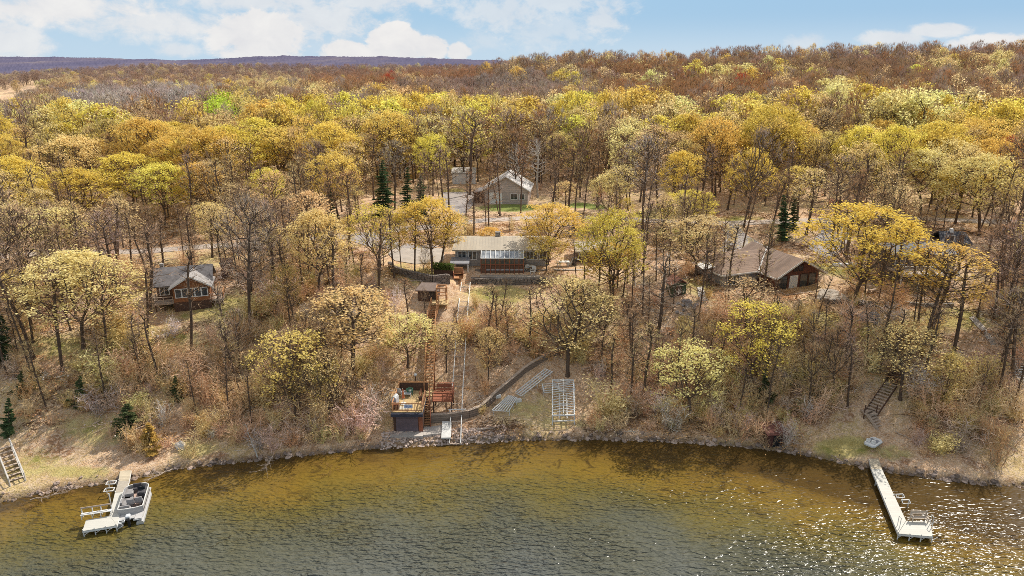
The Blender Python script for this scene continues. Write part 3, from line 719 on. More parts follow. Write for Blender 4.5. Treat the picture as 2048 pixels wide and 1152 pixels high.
# ------------------------------------------------------------------ trees read one by one off the photograph
Ln_, Bn_ = 'leafing_tree', 'bare_tree'
HERO = [
 # near bank and slope
 (150,492,697,205,'LD0','pale',Ln_,'round pale yellow tree standing alone to the left of the brown cabin',167),
 (585,648,852,165,'LS0','olive',Ln_,'open yellow-olive tree low on the bank left of the boathouse deck',590),
 (706,565,765,165,'LS1','bud',Ln_,'thin yellow-budded tree on the slope left of the dark garden hut',705),
 (655,690,860,120,'BU0','bud',Bn_,'thin budding tree between the yellow-olive bank tree and the boathouse',660),
 (822,622,735,110,'LS2','pale',Ln_,'small pale yellow tree beside the upper flight of the wooden stairs',815),
 (890,640,745,70,'LS3','pale',Ln_,'slim pale yellow tree between the wooden stairs and the white rail track',893),
 (1378,680,842,150,'LS2','pale',Ln_,'broad pale yellow tree low on the bank right of the white boat lift',1380),
 (1515,592,790,150,'LS0','yellow',Ln_,'open bright yellow tree on the slope below the grey hip-roofed house',1500),
 (1495,548,690,120,'BU1','tan',Bn_,'tan budding tree right below the front corner of the grey hip-roofed house',1490),
 (1770,402,612,255,'LD2','yellow',Ln_,'largest golden yellow tree, spreading beside the house with the white-edged deck',1705),
 (1925,478,670,150,'LS1','gold',Ln_,'golden tree hiding the right end of the white-edged deck',1860),
 (1815,640,800,170,'BU2','bud',Bn_,'low tan budding tree on the bank above the right-hand dock stairs',1800),
 (1226,408,622,132,'LD4','yellow',Ln_,'bright yellow tree in front of the small pale-roofed wing',1226),
 (1215,480,600,130,'LS3','gold',Ln_,'rusty gold tree on the terrace edge under the bright yellow one',1222),
 (1108,402,530,172,'LD1','gold',Ln_,'golden tree leaning over the right end of the long pale roof',1095),
 (1100,470,545,90,'LS2','gold',Ln_,'small orange-gold tree at the wooden steps beside the sunroom',1092),
 (980,452,505,80,'LD3','gold',Ln_,'small golden tree peeping over the ridge of the long pale roof',980),
 (630,412,610,120,'LD3','pale',Ln_,'tall pale yellow tree left of the parking loop',640),
 (742,398,552,110,'LS0','yellow',Ln_,'thin yellow tree above the curved stone wall, left of the parking loop',758),
 (850,388,538,120,'LD1','yellow',Ln_,'yellow tree with twin trunks at the edge of the concrete loop',866),
 (905,410,535,80,'LS1','bud',Ln_,'thin budding tree behind the left end of the long pale roof',880),
 (865,260,392,72,'LD4','yellow',Ln_,'tall narrow yellow tree beside the back lawn, left of the white container shed',866),
 (1362,296,432,80,'LD3','yellow',Ln_,'tall narrow yellow tree right of the pale ash-grey tree',1360),
 (1380,375,470,110,'LD0','yellow',Ln_,'yellow tree beside the road in front of the tall narrow one',1378),
 (1400,425,560,150,'LS2','bud',Ln_,'wide spreading olive-yellow tree left of the grey hip-roofed house',1392),
 (1292,255,462,95,'BB1','ash',Bn_,'tall pale ash-grey bare tree right of the back garage',1285),
 (1535,240,456,95,'BB0','grey',Bn_,'tall dark leaning bare tree beside the road above the hip-roofed house',1487),
 (1690,300,455,100,'BB2','mauve',Bn_,'bare tree with forked dark limbs behind the gravel road',1676),
 (1640,330,470,95,'BU1','tan',Bn_,'tan budding tree leaning over the road beside the spruce pair',1612),
 (162,262,412,165,'LD2','pale',Ln_,'broad pale yellow tree, biggest crown of the woods at the far left',150),
 (150,330,452,130,'LD0','yellow',Ln_,'yellow tree with dark trunk below the broad pale yellow crown',160),
 (265,300,430,130,'LD1','yellow',Ln_,'yellow tree at the middle of the left-hand yellow clump',268),
 (330,318,450,110,'LD4','yellow',Ln_,'rounded yellow tree right of the middle of the left-hand yellow clump',330),
 (398,318,450,95,'LD3','gold',Ln_,'golden tree at the right end of the left-hand yellow clump',400),
 (105,405,560,120,'LS0','pale',Ln_,'loose pale yellow tree by the road at the far left',130),
 (30,300,470,110,'LD0','yellow',Ln_,'yellow tree cut by the left edge of the photo',30),
 (418,398,515,90,'LS3','pale',Ln_,'small pale yellow tree beside the gravel road above the cabin',425),
 (665,238,395,130,'LD2','yellow',Ln_,'bright yellow tree deep in the woods above the parking loop',660),
 (565,248,385,120,'LD1','gold',Ln_,'golden tree left of the deep bright yellow one',565),
 (470,236,370,100,'LD4','pale',Ln_,'pale yellow tree behind the dark domed bare tree',470),
 (620,375,520,90,'LS1','tan',Ln_,'tan-yellow narrow tree behind the tall pale yellow tree',615),
 (400,255,395,110,'BB4','grey',Bn_,'dark domed bare tree right of the left-hand yellow clump',400),
 (55,385,600,170,'BB0','brown',Bn_,'big brown bare tree at the left edge beside the road',5),
 (495,370,668,120,'BB3','grey',Bn_,'tall twin-trunked bare tree right of the brown cabin',500),
 (310,430,625,100,'BT0','brown',Bn_,'slim bare tree rising behind the cabin roof',300),
 (300,520,672,75,'BT2','brown',Bn_,'bare tree right in front of the left corner of the cabin',296),
 (385,480,700,60,'BT1','brown',Bn_,'thin dark bare tree crossing the cabin windows',383),
 (760,430,600,80,'BT2','rust',Bn_,'rusty bare tree with straight trunk left of the concrete loop',757),
 (1137,545,752,190,'BU0','bud',Bn_,'round budding tree with straight trunk standing above the white boat lift',1135),
 (1010,590,692,150,'BB2','brown',Bn_,'twisted dark bare tree under the lawn right of the rail track',1018),
 (1070,560,700,90,'BT0','brown',Bn_,'straight thin bare tree below the terrace lawn',1058),
 (985,560,690,80,'BT1','brown',Bn_,'thin bare tree close to the upper end of the rail track',975),
 (1340,500,720,100,'BT2','grey',Bn_,'grey bare tree leaning beside the small red-roofed shed',1310),
 (1260,585,720,110,'BB4','brown',Bn_,'bushy bare tree on the slope right of the round budding one',1262),
 (1190,560,660,80,'BT1','rust',Bn_,'rusty thin bare tree below the garden patio',1200),
 (1900,500,700,110,'BT2','brown',Bn_,'dark leaning bare tree below the white-edged deck',1845),
 (1950,500,720,100,'BT0','brown',Bn_,'tall dark leaning bare tree beside the garden path',1905),
 (2000,430,610,100,'BB1','brown',Bn_,'forked bare tree right of the small dark roof',2005),
 (2030,560,760,120,'BB3','mauve',Bn_,'mauve bare tree at the right edge beside the far stairs',2025),
 (1700,600,740,90,'BT1','grey',Bn_,'slim bare tree on the grass below the big golden tree',1690),
 (1160,250,395,85,'BB2','brown',Bn_,'brown bare tree in the woods right behind the back garage',1160),
 (1030,280,395,50,'BIRCH','ash',Bn_,'white-barked birch behind the back garage roof',1036),
 (1072,270,395,60,'BIRCH','ash',Bn_,'second white-barked birch, right of the back garage roof',1075),
 (945,205,390,100,'BB3','brown',Bn_,'tall brown bare tree behind the white container shed',940),
 (950,370,470,60,'BT0','brown',Bn_,'thin bare tree in front of the garage driveway',948),
 (978,355,460,55,'BT2','rust',Bn_,'thin bare tree crossing the left wall of the back garage',977),
 (1135,360,425,70,'LS1','bud',Ln_,'low olive-yellow tree at the right end of the back lawn',1130),
 (1215,340,450,75,'LS2','bud',Ln_,'small budding tree between the back lawn and the ash-grey tree',1215),
 (1430,228,395,105,'LD1','gold',Ln_,'round golden tree left of the tall dark leaning bare tree',1430),
 (1548,198,385,140,'LD2','yellow',Ln_,'broad bright yellow tree behind the tall dark leaning bare tree',1550),
 (1600,325,440,85,'LS3','gold',Ln_,'orange-tan tree beside the road behind the spruce pair',1595),
 (1870,232,400,130,'LD0','yellow',Ln_,'wide yellow tree in the right-hand woods',1870),
 (1845,292,432,115,'LD3','pale',Ln_,'pale yellow tree in front of the wide yellow one',1840),
 (1955,300,465,140,'LD1','pale',Ln_,'pale tree with dark trunk in front of the red-leaved tree',1960),
 (2020,262,400,75,'BU1','red',Bn_,'red-leaved tree in the woods at the right edge',2020),
 (1480,300,420,80,'BB4','rust',Bn_,'rusty bare tree left of the tall dark leaning one',1455),
 (1745,310,440,110,'BU0','bud',Bn_,'budding tree behind the road left of the pale right-hand crowns',1745),
 (790,270,420,70,'BB3','grey',Bn_,'grey bare tree left of the narrow yellow tree by the back lawn',790),
 (700,330,470,90,'BB1','rust',Bn_,'rusty bare tree left of the dark spruces',700),
 (550,330,480,100,'BU2','tan',Bn_,'tan budding tree above the road left of the pale yellow tree',555),
 (240,390,520,100,'BU1','tan',Bn_,'tan budding tree beside the road below the yellow clump',235),
]
for (px, pt, pb, wp, key, tint, nm, lab, bx) in HERO:
    hero(px, pt, pb, wp, key, tint, nm, 'tree', lab, bx=bx, kind=nm)
SPR = [(766,318,432,62,'SP0','green','tall dark spruce left of the back driveway, biggest of the three'),(815,332,428,36,'SP1','green','narrow dark spruce between its two neighbours at the back driveway'),
       (842,348,430,44,'SP0','green','short dark spruce nearest the back driveway'),(1566,388,482,44,'SP1','green','thin spruce between the road and the grey hip-roofed house'),(1588,382,462,28,'SP1','darkgreen','thinner spruce close behind its twin beside the road'),
       (4,622,722,60,'SP0','green','dark spruce cut by the left edge of the photo'),(18,792,868,40,'SP2','green','small spruce above the white lakeside stairs'),(160,748,808,46,'SP2','darkgreen','small dark spruce on the bank left of the left-hand dock'),
       (350,748,800,34,'SP2','darkgreen','small dark spruce on the bank below the cabin'),(42,738,790,34,'SP2','darkgreen','small dark spruce near the left edge of the bank'),(1530,735,800,44,'SP2','darkgreen','low dark evergreen in the brush below the open yellow tree'),
       (298,842,900,62,'SP2','cedar','orange-brown cedar on the bank above the pontoon boat'),(255,805,862,70,'SP2','darkgreen','dark drooping evergreen behind the orange-brown cedar'),(660,372,460,44,'SP1','darkgreen','dark evergreen half hidden behind the tall pale yellow tree')]
for (px, pt, pb, wp, key, tint, lab) in SPR:
    hero(px, pt, pb, wp, key, tint, 'spruce_tree' if tint != 'cedar' else 'cedar_tree', 'tree', lab, kind='spruce_tree')

# ------------------------------------------------------------------ the rest of the near wood, one object per tree
# things in the photo that nearer trees must not cover: px boxes and the distance of the thing
KEEP = [(305,540,432,640,86),(770,770,912,880,72),(838,575,900,800,84),(900,570,940,890,80),(975,735,1155,850,76),(900,470,1060,560,100),(1150,484,1200,520,100),(1110,515,1180,548,95),(1440,490,1665,590,95),
        (960,340,1060,410,150),(880,335,955,420,160),(880,370,1190,425,145),(780,490,905,560,96),(1590,440,1690,500,125),(1620,860,1800,930,72),(0,890,60,970,70),(1730,740,1800,860,80),(1780,505,1900,560,98),(1880,460,1945,490,110),(1000,575,1110,612,92),(1330,545,1385,620,92),
        (1440,430,1680,470,128),(1900,625,2000,695,88)]
for q in PLACED:      # a few trees of the photo that should stay in view
    if q['label'] and (q['kind'] == 'spruce_tree' or any(s in q['label'] for s in ('twin trunks','right end of the long pale roof','small pale-roofed wing','tall pale yellow tree left','ash-grey bare tree right','tall dark leaning bare tree beside','tall narrow yellow','thin yellow tree above','biggest crown','middle of the left-hand'))):
        f_ = .8 if q['kind'] == 'spruce_tree' else .55; KEEP.append((q['x']-q['w']*.36, q['top']+4, q['x']+q['w']*.36, q['top']+(q['base']-q['top'])*f_, q['loc'][1]))
NOBASE = []   # world discs no trunk may stand in
for px, py, r in ((345,600,6),(390,600,6),(1000,520,10),(930,520,6),(1060,520,6),(1200,520,7),(1160,530,5),(1530,545,7),(1600,560,7),(1480,530,5),(1008,385,8),(930,355,6),(920,395,8),(1000,415,5),(1060,415,5),(1120,412,5),(840,512,7),(800,510,5),(868,595,5),
                  (815,840,5),(860,800,4),(857,720,2.5),(925,720,2.5),(918,820,2.5),(921,640,2.5),(1060,800,5),(1127,800,5),(1050,770,4),(1700,895,5),(1750,890,4),(1640,470,6),(1660,450,5),(1850,540,9),(1910,480,6),(1480,480,4),(730,475,5),(1020,590,5),(1060,595,5),(1775,800,3),(1760,840,3),(1355,580,3.5),(1640,590,4),(1740,640,2.5),(455,540,3)):
    g = G(px, py); NOBASE.append((g[0], g[1], r))
ROADPX = [(-60,517),(150,507),(350,498),(520,486),(680,475),(800,460),(930,445),(1060,436),(1250,440),(1440,447),(1600,443),(1760,436),(1900,440),(2110,446)]
_rd = np.array([G(*p)[:2] for p in ROADPX])
def blocked(x, y):
    for cx, cy_, r in NOBASE:
        if (x-cx)**2 + (y-cy_)**2 < r*r: return True
    return abs(y - np.interp(x, _rd[:,0], _rd[:,1])) < 2.6
def covers(x, y, z, Ht, W):
    bx, by, dep = proj(x, y, z); tx, ty, _ = proj(x, y, z+Ht); w_ = W*F/dep
    for (x0, y0, x1, y1, Y) in KEEP:
        if y < Y-1 and bx+w_*.5 > x0 and bx-w_*.5 < x1 and ty < y1 and by-(by-ty)*.30 > y0: return True
    return False
def zone(px, py, y):
    """what mostly grows there, from the photograph (foot pixel)"""
    r = RNG.uniform()
    if y < 92:      # the bank and slope
        if px < 620: return ('BB','brown') if r < .35 else ('BU','bud') if r < .55 else ('BT','brown') if r < .8 else ('BB','mauve') if r < .93 else ('LS','olive')
        if px < 1250: return ('BU','bud') if r < .4 else ('BT','brown') if r < .65 else ('BB','brown') if r < .85 else ('LS','bud')
        return ('BB','mauve') if r < .25 else ('BB','brown') if r < .45 else ('BT','brown') if r < .65 else ('BU','bud') if r < .85 else ('LS','olive')
    if y < 125:
        if px < 620: return ('BB','brown') if r < .35 else ('BT','brown') if r < .55 else ('BU','tan') if r < .8 else ('LS','bud')
        return ('BT','brown') if r < .2 else ('BB','brown') if r < .42 else ('BU','tan') if r < .64 else ('BU','bud') if r < .74 else ('LS','pale') if r < .86 else ('LS','yellow')
    yel = .44 if px < 420 else .50 if px < 900 else .34 if px < 1350 else .52
    if r < yel*.62: return ('LD','yellow') if RNG.uniform() < .6 else ('LD','gold')
    if r < yel: return ('LS', ['pale','gold','olive'][int(RNG.integers(3))])
    k = (r-yel)/(1-yel)
    return ('BB','brown') if k < .25 else ('BB','rust') if k < .42 else ('BU','tan') if k < .66 else ('BU','bud') if k < .8 else ('BB','mauve') if k < .9 else ('BT','rust')
FAM = dict(LD=LD, LS=LS, BB=BB, BU=BU, BT=BT)
def scatter_pts(n, ylo, yhi, dmin, tries=40000):
    pts = [p['loc'][:2] for p in PLACED]; new = []
    for _ in range(tries):
        if len(new) >= n: break
        y = sqrt(RNG.uniform(ylo**2, yhi**2)); u = RNG.uniform(-.80, .80); x = u*y
        if y - float(ys(x)) < 3.5 or blocked(x, y): continue
        dm = dmin(y)
        if any((x-a)**2+(y-b)**2 < dm*dm for a, b in pts): continue
        pts.append((x, y)); new.append((x, y))
    return new
def fill(n, ylo, yhi, dmin, hr):
    for x, y in scatter_pts(n, ylo, yhi, dmin):
        z = h1(x, y); px, py, dep = proj(x, y, z)
        if px < -60 or px > 2108: continue
        fam, tint = zone(px, py, y)
        Ht = RNG.uniform(*hr(y)); W = Ht*(RNG.uniform(.5, .74) if fam in ('LD',) else RNG.uniform(.40, .58) if fam != 'BT' else RNG.uniform(.24, .36))
        ok = True
        while covers(x, y, z, Ht, W):
            Ht *= .8; W *= .72
            if Ht < 3.5: ok = False; break
        if not ok: continue
        keys = FAM[fam]; nm = Ln_ if fam in ('LD','LS') else Bn_
        put(keys[int(RNG.integers(len(keys)))], nm, (x, y, z), Ht, W, T[tint], nm, 'tree', lean=RNG.normal(0, .05), leany=RNG.normal(0,.03), info=dict(tint=tint))
fill(70, 68, 96, lambda y: 2.8, lambda y: (8, 14))
fill(84, 94, 128, lambda y: 3.2, lambda y: (9, 15))
fill(150, 126, 176, lambda y: 4.4, lambda y: (13, 18.5))
# thin straight saplings between the big trees; they may stand before the houses, not before the shore things
KEEP2 = [(770,760,915,885,73),(836,640,880,800,80),(902,590,940,890,80),(985,735,1155,850,76),(1620,865,1800,940,72),(0,890,60,970,70),(1730,745,1800,860,78),(330,560,410,610,84)]
def poles(n, ylo, yhi, dmin, hr):
    for x, y in scatter_pts(n, ylo, yhi, dmin):
        z = h1(x, y); px, py, dep = proj(x, y, z)
        if px < -40 or px > 2090: continue
        Ht = RNG.uniform(*hr); W = Ht*RNG.uniform(.2, .32); w_ = W*F/dep; ty = proj(x, y, z+Ht)[1]
        if any(y < Y-1 and px+w_*.4 > a and px-w_*.4 < c_ and ty < e_ and py > b_ for a, b_, c_, e_, Y in KEEP2): continue
        q = RNG.uniform()
        put(BT[int(RNG.integers(len(BT)))], 'sapling', (x, y, z), Ht, W, T['brown' if q < .5 else 'mauve' if q < .7 else 'bud' if q < .85 else 'rust'], 'sapling', 'sapling', lean=RNG.normal(0, .07), leany=RNG.normal(0, .04), info=dict(tint='brown' if q < .5 else 'mauve' if q < .7 else 'bud' if q < .85 else 'rust'))
poles(150, 68, 101, lambda y: 1.4, (6, 12)); poles(120, 101, 150, lambda y: 1.8, (9, 15))
import collections; print('KINDS', collections.Counter(p['kind'] for p in PLACED))

# ------------------------------------------------------------------ scatter: one object of uncountable things, instanced on its own points
def scatter(name, P, rz, S, idx, tint, protos, kind='stuff'):
    me = bpy.data.meshes.new(name); P = np.asarray(P, np.float32); n = len(P)
    me.vertices.add(n); me.vertices.foreach_set('co', P.ravel())
    a = me.attributes.new('rz', 'FLOAT', 'POINT'); a.data.foreach_set('value', np.asarray(rz, np.float32))
    a = me.attributes.new('size', 'FLOAT_VECTOR', 'POINT'); a.data.foreach_set('vector', np.asarray(S, np.float32).ravel())
    a = me.attributes.new('which', 'INT', 'POINT'); a.data.foreach_set('value', np.asarray(idx, np.int32))
    a = me.attributes.new('tint', 'FLOAT_VECTOR', 'POINT'); a.data.foreach_set('vector', np.asarray(tint, np.float32).ravel())
    o = link(bpy.data.objects.new(name, me)); o['kind'] = kind
    g = bpy.data.node_groups.new(name, 'GeometryNodeTree')
    g.interface.new_socket('Geometry', in_out='INPUT', socket_type='NodeSocketGeometry'); g.interface.new_socket('Geometry', in_out='OUTPUT', socket_type='NodeSocketGeometry')
    gi = g.nodes.new('NodeGroupInput'); go = g.nodes.new('NodeGroupOutput'); jn = g.nodes.new('GeometryNodeJoinGeometry')
    def attr(nm, dt):
        q = g.nodes.new('GeometryNodeInputNamedAttribute'); q.data_type = dt; q.inputs['Name'].default_value = nm; return q.outputs['Attribute']
    rzv = g.nodes.new('ShaderNodeCombineXYZ'); g.links.new(attr('rz', 'FLOAT'), rzv.inputs[2])
    er = g.nodes.new('FunctionNodeEulerToRotation'); g.links.new(rzv.outputs[0], er.inputs[0])
    szo = attr('size', 'FLOAT_VECTOR'); wh = attr('which', 'INT')
    for k, me_k in enumerate(protos):
        po = bpy.data.objects.new(name+'_source', me_k)     # mesh carrier, never linked into the scene
        oi = g.nodes.new('GeometryNodeObjectInfo'); oi.inputs['Object'].default_value = po; oi.inputs['As Instance'].default_value = True
        cm = g.nodes.new('FunctionNodeCompare'); cm.data_type = 'INT'; cm.operation = 'EQUAL'; g.links.new(wh, cm.inputs[2]); cm.inputs[3].default_value = k
        ip = g.nodes.new('GeometryNodeInstanceOnPoints')
        g.links.new(gi.outputs[0], ip.inputs['Points']); g.links.new(cm.outputs[0], ip.inputs['Selection']); g.links.new(oi.outputs['Geometry'], ip.inputs['Instance'])
        g.links.new(er.outputs[0], ip.inputs['Rotation']); g.links.new(szo, ip.inputs['Scale']); g.links.new(ip.outputs[0], jn.inputs[0])
    g.links.new(jn.outputs[0], go.inputs[0])
    md = o.modifiers.new('scatter', 'NODES'); md.node_group = g
    return o
# far trees: lighter meshes, trunk and crown in one
def farmesh(seed, leafy, **k):
    d = dict(Ht=15, R=5, base=.32, N=110, twig=(3 if leafy else 8), twlen=1.5, tww=.10, nsub=0, sides=4, leafn=(1700 if leafy == 2 else 600 if leafy else 0), leafs=.42, clump=.6, shell=.42, rt=.034, rexp=.40); d.update(k)
    tr, tw, lv = make_tree(seed, **d); ps = [tr]+list(tw); mi = [0]*len(tr[1]) + [1 if not leafy else 1]*sum(len(q[1]) for q in tw)
    if lv is not None: ps.append(lv); mi += [2]*len(lv[1])
    V, f, s = join(ps); return mesh_np('far_tree', V, f, s, [BARK, TWIG if leafy != 2 else TWIGB, LEAF], mi)
FARM = [farmesh(300+i, 2, R=[5.4,4.8,5.8][i]) for i in range(3)] + [farmesh(310+i, 0, R=[5,4.2,5.4,4.6][i]) for i in range(4)] + [farmesh(320+i, 1, R=[4.8,5.2,4.4][i]) for i in range(3)] + [farmesh(330, 0, R=2.8, N=80, base=.4)]
FH = [15.5]*len(FARM)
# patches of the far wood that stand out in the photograph: crown-top px, radius px, family, tint, strength
PATCH = [(200,185,75,18,'b','ash',.9),(330,180,70,18,'b','ash',.8),(440,185,60,20,'b','ash',.6),(300,195,18,12,'b','rust',.9),(425,197,34,14,'y','lime',1),(470,185,40,14,'s','olive',.8),(540,160,70,14,'s','bud',.7),(530,215,40,9,'y','gold',1),(600,200,60,14,'y','yellow',.8),
         (990,165,130,20,'b','mauve',.95),(1060,150,120,18,'b','grey',.7),(1130,142,28,7,'y','yellow',.95),(1390,130,28,10,'y','yellow',.9),(1460,130,40,9,'y','pale',.8),(1690,165,40,14,'y','pale',.9),(1720,180,30,12,'y','yellow',.9),(782,147,11,7,'b','red',1),(2005,110,18,12,'y','pale',1),(1880,115,50,8,'s','bud',.7),
         (1490,150,14,5,'b','red',.8),(640,165,25,12,'s','bud',.8),(60,215,60,12,'y','pale',.8),(20,240,40,12,'y','pale',.7),(110,205,40,10,'y','gold',.7),(900,140,90,12,'b','rust',.8),(700,150,90,14,'b','rust',.7),(180,130,70,10,'b','brown',.9),(560,130,80,8,'b','mauve',.8),(130,158,30,5,'s','bud',.9),
         (830,197,90,12,'y','yellow',.9),(960,200,120,10,'y','yellow',.85),(1080,196,90,9,'y','pale',.8),(1180,188,50,10,'y','yellow',.8),(1300,185,70,12,'y','gold',.6),(720,215,60,14,'y','yellow',.8),(1520,195,60,12,'y','gold',.8),(1830,190,70,14,'y','pale',.85),(1930,200,60,14,'y','yellow',.75),(2010,205,50,14,'y','yellow',.8),(1770,215,50,14,'s','gold',.8),
         (300,240,120,16,'s','tan',.5),(60,265,60,14,'b','mauve',.7),(180,240,60,14,'b','brown',.7),(1400,165,200,16,'b','rust',.5),(1800,140,220,20,'b','brown',.45),(1650,120,250,12,'b','brown',.7),(1300,125,150,10,'b','rust',.75)]
PR = []; rzs = []; SS = []; II = []; TT = []
def far_fill(ylo, yhi, spacing, umin=-.86, umax=.80, sc=1.0):
    nx_ = 0
    y = ylo
    while y < yhi:
        x = umin*y
        while x < umax*y:
            xx = x + RNG.uniform(-.45, .45)*spacing; yy = y + RNG.uniform(-.45, .45)*spacing; x += spacing
            z = h1(xx, yy)
            if z < .6: continue
            Ht = RNG.uniform(11.5, 19.5)*sc; tx, ty, dep = proj(xx, yy, z+Ht)
            if tx < -90 or tx > 2140: continue
            if ((tx-70)/50)**2 + ((ty-176)/16)**2 < .8 and yy > 430: continue     # the bare slope above the far water
            if tx < 36 and ty < 199 and yy < 800: continue          # open view over the far bay
            if 34 < tx < 84 and ty < 182 and 430 < yy < 900: continue
            if blocked(xx, yy): continue
            # base mix: rows of yellow nearer, brown further
            near = 1 - sstep(172, 222, yy); r = RNG.uniform(); pat = .5*float(wob(xx, yy, 60)) ; yel = .06 + .38*near + .14*max(0, pat)
            right = sstep(1000, 1500, tx)
            if r < yel*.6: k, t = int(RNG.integers(3)), ('yellow' if RNG.uniform() < .5 else 'pale' if RNG.uniform() < .5 else 'gold')
            elif r < yel+.14: k, t = 7+int(RNG.integers(3)), ('bud' if RNG.uniform() < .5 else 'tan')
            else:
                q = RNG.uniform(); k = 3+int(RNG.integers(4)); t = 'rust' if q < .14+.14*right else 'brown' if q < .55 else 'mauve' if q < .82 else 'grey'
            for (a, b_, ra, rb, f_, tt, s_) in PATCH:
                if ((tx-a)/ra)**2 + ((ty-b_)/rb)**2 < 1 and RNG.uniform() < s_:
                    t = tt; k = int(RNG.integers(3)) if f_ == 'y' else 7+int(RNG.integers(3)) if f_ == 's' else 3+int(RNG.integers(4))
            W = RNG.uniform(.62, 1.38)*sc
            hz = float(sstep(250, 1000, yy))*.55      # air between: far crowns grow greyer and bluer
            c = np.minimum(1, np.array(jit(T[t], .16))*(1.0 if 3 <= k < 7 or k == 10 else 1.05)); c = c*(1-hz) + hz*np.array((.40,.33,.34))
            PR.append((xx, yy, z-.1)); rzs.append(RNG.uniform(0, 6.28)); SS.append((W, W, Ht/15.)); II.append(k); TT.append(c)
        y += spacing
far_fill(172, 260, 5.6)
far_fill(260, 500, 7.2)
far_fill(500, 1050, 10.5, -.80, .14, .92)
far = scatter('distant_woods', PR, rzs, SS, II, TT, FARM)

# brush on the bank
PR = []; rzs = []; SS = []; II = []; TT = []
LAWNW = [(g[0], g[1], g[2], g[3]) for g in GRASS]
SHM = []
for k in ('SH0','SH1','SH2','SL0','SL1'):
    p = PROTO[k]; a = p['trunk']; b_ = p['crown']
    import bmesh
    bm = bmesh.new(); bm.from_mesh(a); bm.from_mesh(b_); me = bpy.data.meshes.new('brush'); bm.to_mesh(me); bm.free(); me.materials.append(TWIG); me.materials.append(LEAF)
    na = len(a.polygons); mi = np.zeros(len(me.polygons), np.int32); q = np.zeros(len(b_.polygons), np.int32); b_.polygons.foreach_get('material_index', q); mi[na:] = q; me.polygons.foreach_set('material_index', mi); SHM.append(me)
def brush(n, ylo, yhi, slo=.5, shi=1.15):
    c = 0
    while c < n:
        y = RNG.uniform(ylo, yhi); x = RNG.uniform(-.80, .80)*y; d = y-float(ys(x))
        if d < .8: continue
        px, py, dep = proj(x, y, h1(x, y))
        if px < -40 or px > 2090: continue
        c += 1
        dens = .62 + .6*float(wob(x, y, 14)) + (.25 if px > 1180 and d < 12 else 0)
        if d > 24: dens = dens*.45+.05
        if RNG.uniform() > dens: continue
        if any(((x-a)/rx)**2+((y-b_)/ry)**2 < .8 for a, b_, rx, ry in LAWNW) and RNG.uniform() < .88: continue
        if blocked(x, y): continue
        s_ = RNG.uniform(slo, shi)
        if covers(x, y, h1(x, y), 2.2*s_, 2.4*s_):
            continue
        t = T[['brown','rust','mauve','tan','bud','ash'][int(RNG.choice(6, p=[.46,.05,.08,.26,.11,.04]))]]
        PR.append((x, y, h1(x, y)-.05)); rzs.append(RNG.uniform(0, 6.28)); SS.append((s_*RNG.uniform(.9,1.5),)*2+(s_,)); k_ = int(RNG.choice(5, p=[.31,.31,.24,.08,.06])); II.append(k_); t = T['bud'] if k_ > 2 else t; jt = jit(t, .2); mx_ = max(jt); TT.append([v*min(1.6, .95/mx_) for v in jt])
brush(4400, 64, 100); brush(900, 98, 170); brush(650, 66, 98, 1.2, 2.1)
scatter('bank_undergrowth', PR, rzs, SS, II, TT, SHM)

# sticks, windfall and clods lying over the leaf litter
def sticks(seed, n):
    r = np.random.default_rng(seed); P = np.c_[r.uniform(-1.6, 1.6, (n, 2)), r.uniform(.02, .10, n)]; a = r.uniform(0, 6.28, n); l = r.uniform(.4, 2.0, n)
    Q = P + np.c_[np.cos(a)*l, np.sin(a)*l, r.uniform(-.04, .25, n)]
    V, Fc = tubes(P, Q, r.uniform(.012, .045, n), r.uniform(.006, .02, n), 4); lv = leaves(np.c_[r.normal(0, .9, (60, 2)), r.uniform(.01, .07, 60)], .17, r)
    V, f, s = join([(V, Fc), lv]); return mesh_np('windfall', V, f, s, [TWIG])
STK = [sticks(500+i, 11) for i in range(4)]
PR = []; rzs = []; SS = []; II = []; TT = []
while len(PR) < 2600:
    y = RNG.uniform(66, 135); x = RNG.uniform(-.8, .8)*y; d_ = y-float(ys(x))
    if d_ < 1.2 or blocked(x, y): continue
    if any(((x-a)/rx)**2+((y-b_)/ry)**2 < .7 for a, b_, rx, ry in LAWNW) and RNG.uniform() < .7: continue
    s_ = RNG.uniform(.6, 1.3); k = RNG.uniform()
    PR.append((x, y, h1(x, y))); rzs.append(RNG.uniform(0, 6.28)); SS.append((s_, s_, s_)); II.append(int(RNG.integers(4))); TT.append(jit((.20,.12,.07) if k < .4 else (.62,.50,.40) if k < .6 else (.62,.36,.17), .2))
scatter('windfall_debris', PR, rzs, SS, II, TT, STK)
# ------------------------------------------------------------------ building helpers (local frame: x right, y back, z up)
WOOD = Mstripe('stained_wood', (.30,.145,.075), (.10,.05,.03), .14, 0, .75, .1)
REDWOOD = M('red_brown_wood', (.30,.105,.055), .75, .3, 3)
ORWOOD = M('orange_wood', (.46,.23,.105), .75, .25, 3)
TANDECK = Mstripe('tan_deck_boards', (.56,.40,.20), (.33,.22,.11), .14, 0, .8, .1)
OLDWOOD = M('old_grey_wood', (.46,.36,.28), .9, .3, 3)
DARKWOOD = M('dark_brown_wood', (.10,.055,.038), .85, .3, 3)
GREYROOF = M('grey_shingles', (.21,.19,.185), .9, .4, 1.6, stain=(.10,.085,.08))
TAUPEROOF = Mstripe('taupe_shingles', (.32,.225,.17), (.22,.155,.12), .28, 1, .9, .14, .3)
PALEROOF = Mstripe('pale_metal_roof', (.45,.385,.295), (.31,.265,.21), .45, 0, .55, .07, .12)
WHITEROOF = Mstripe('white_metal_roof', (.58,.55,.52), (.42,.4,.38), .6, 0, .5, .06, .1)
DARKROOF = M('charcoal_roof', (.055,.055,.065), .7, .3, 1.5)
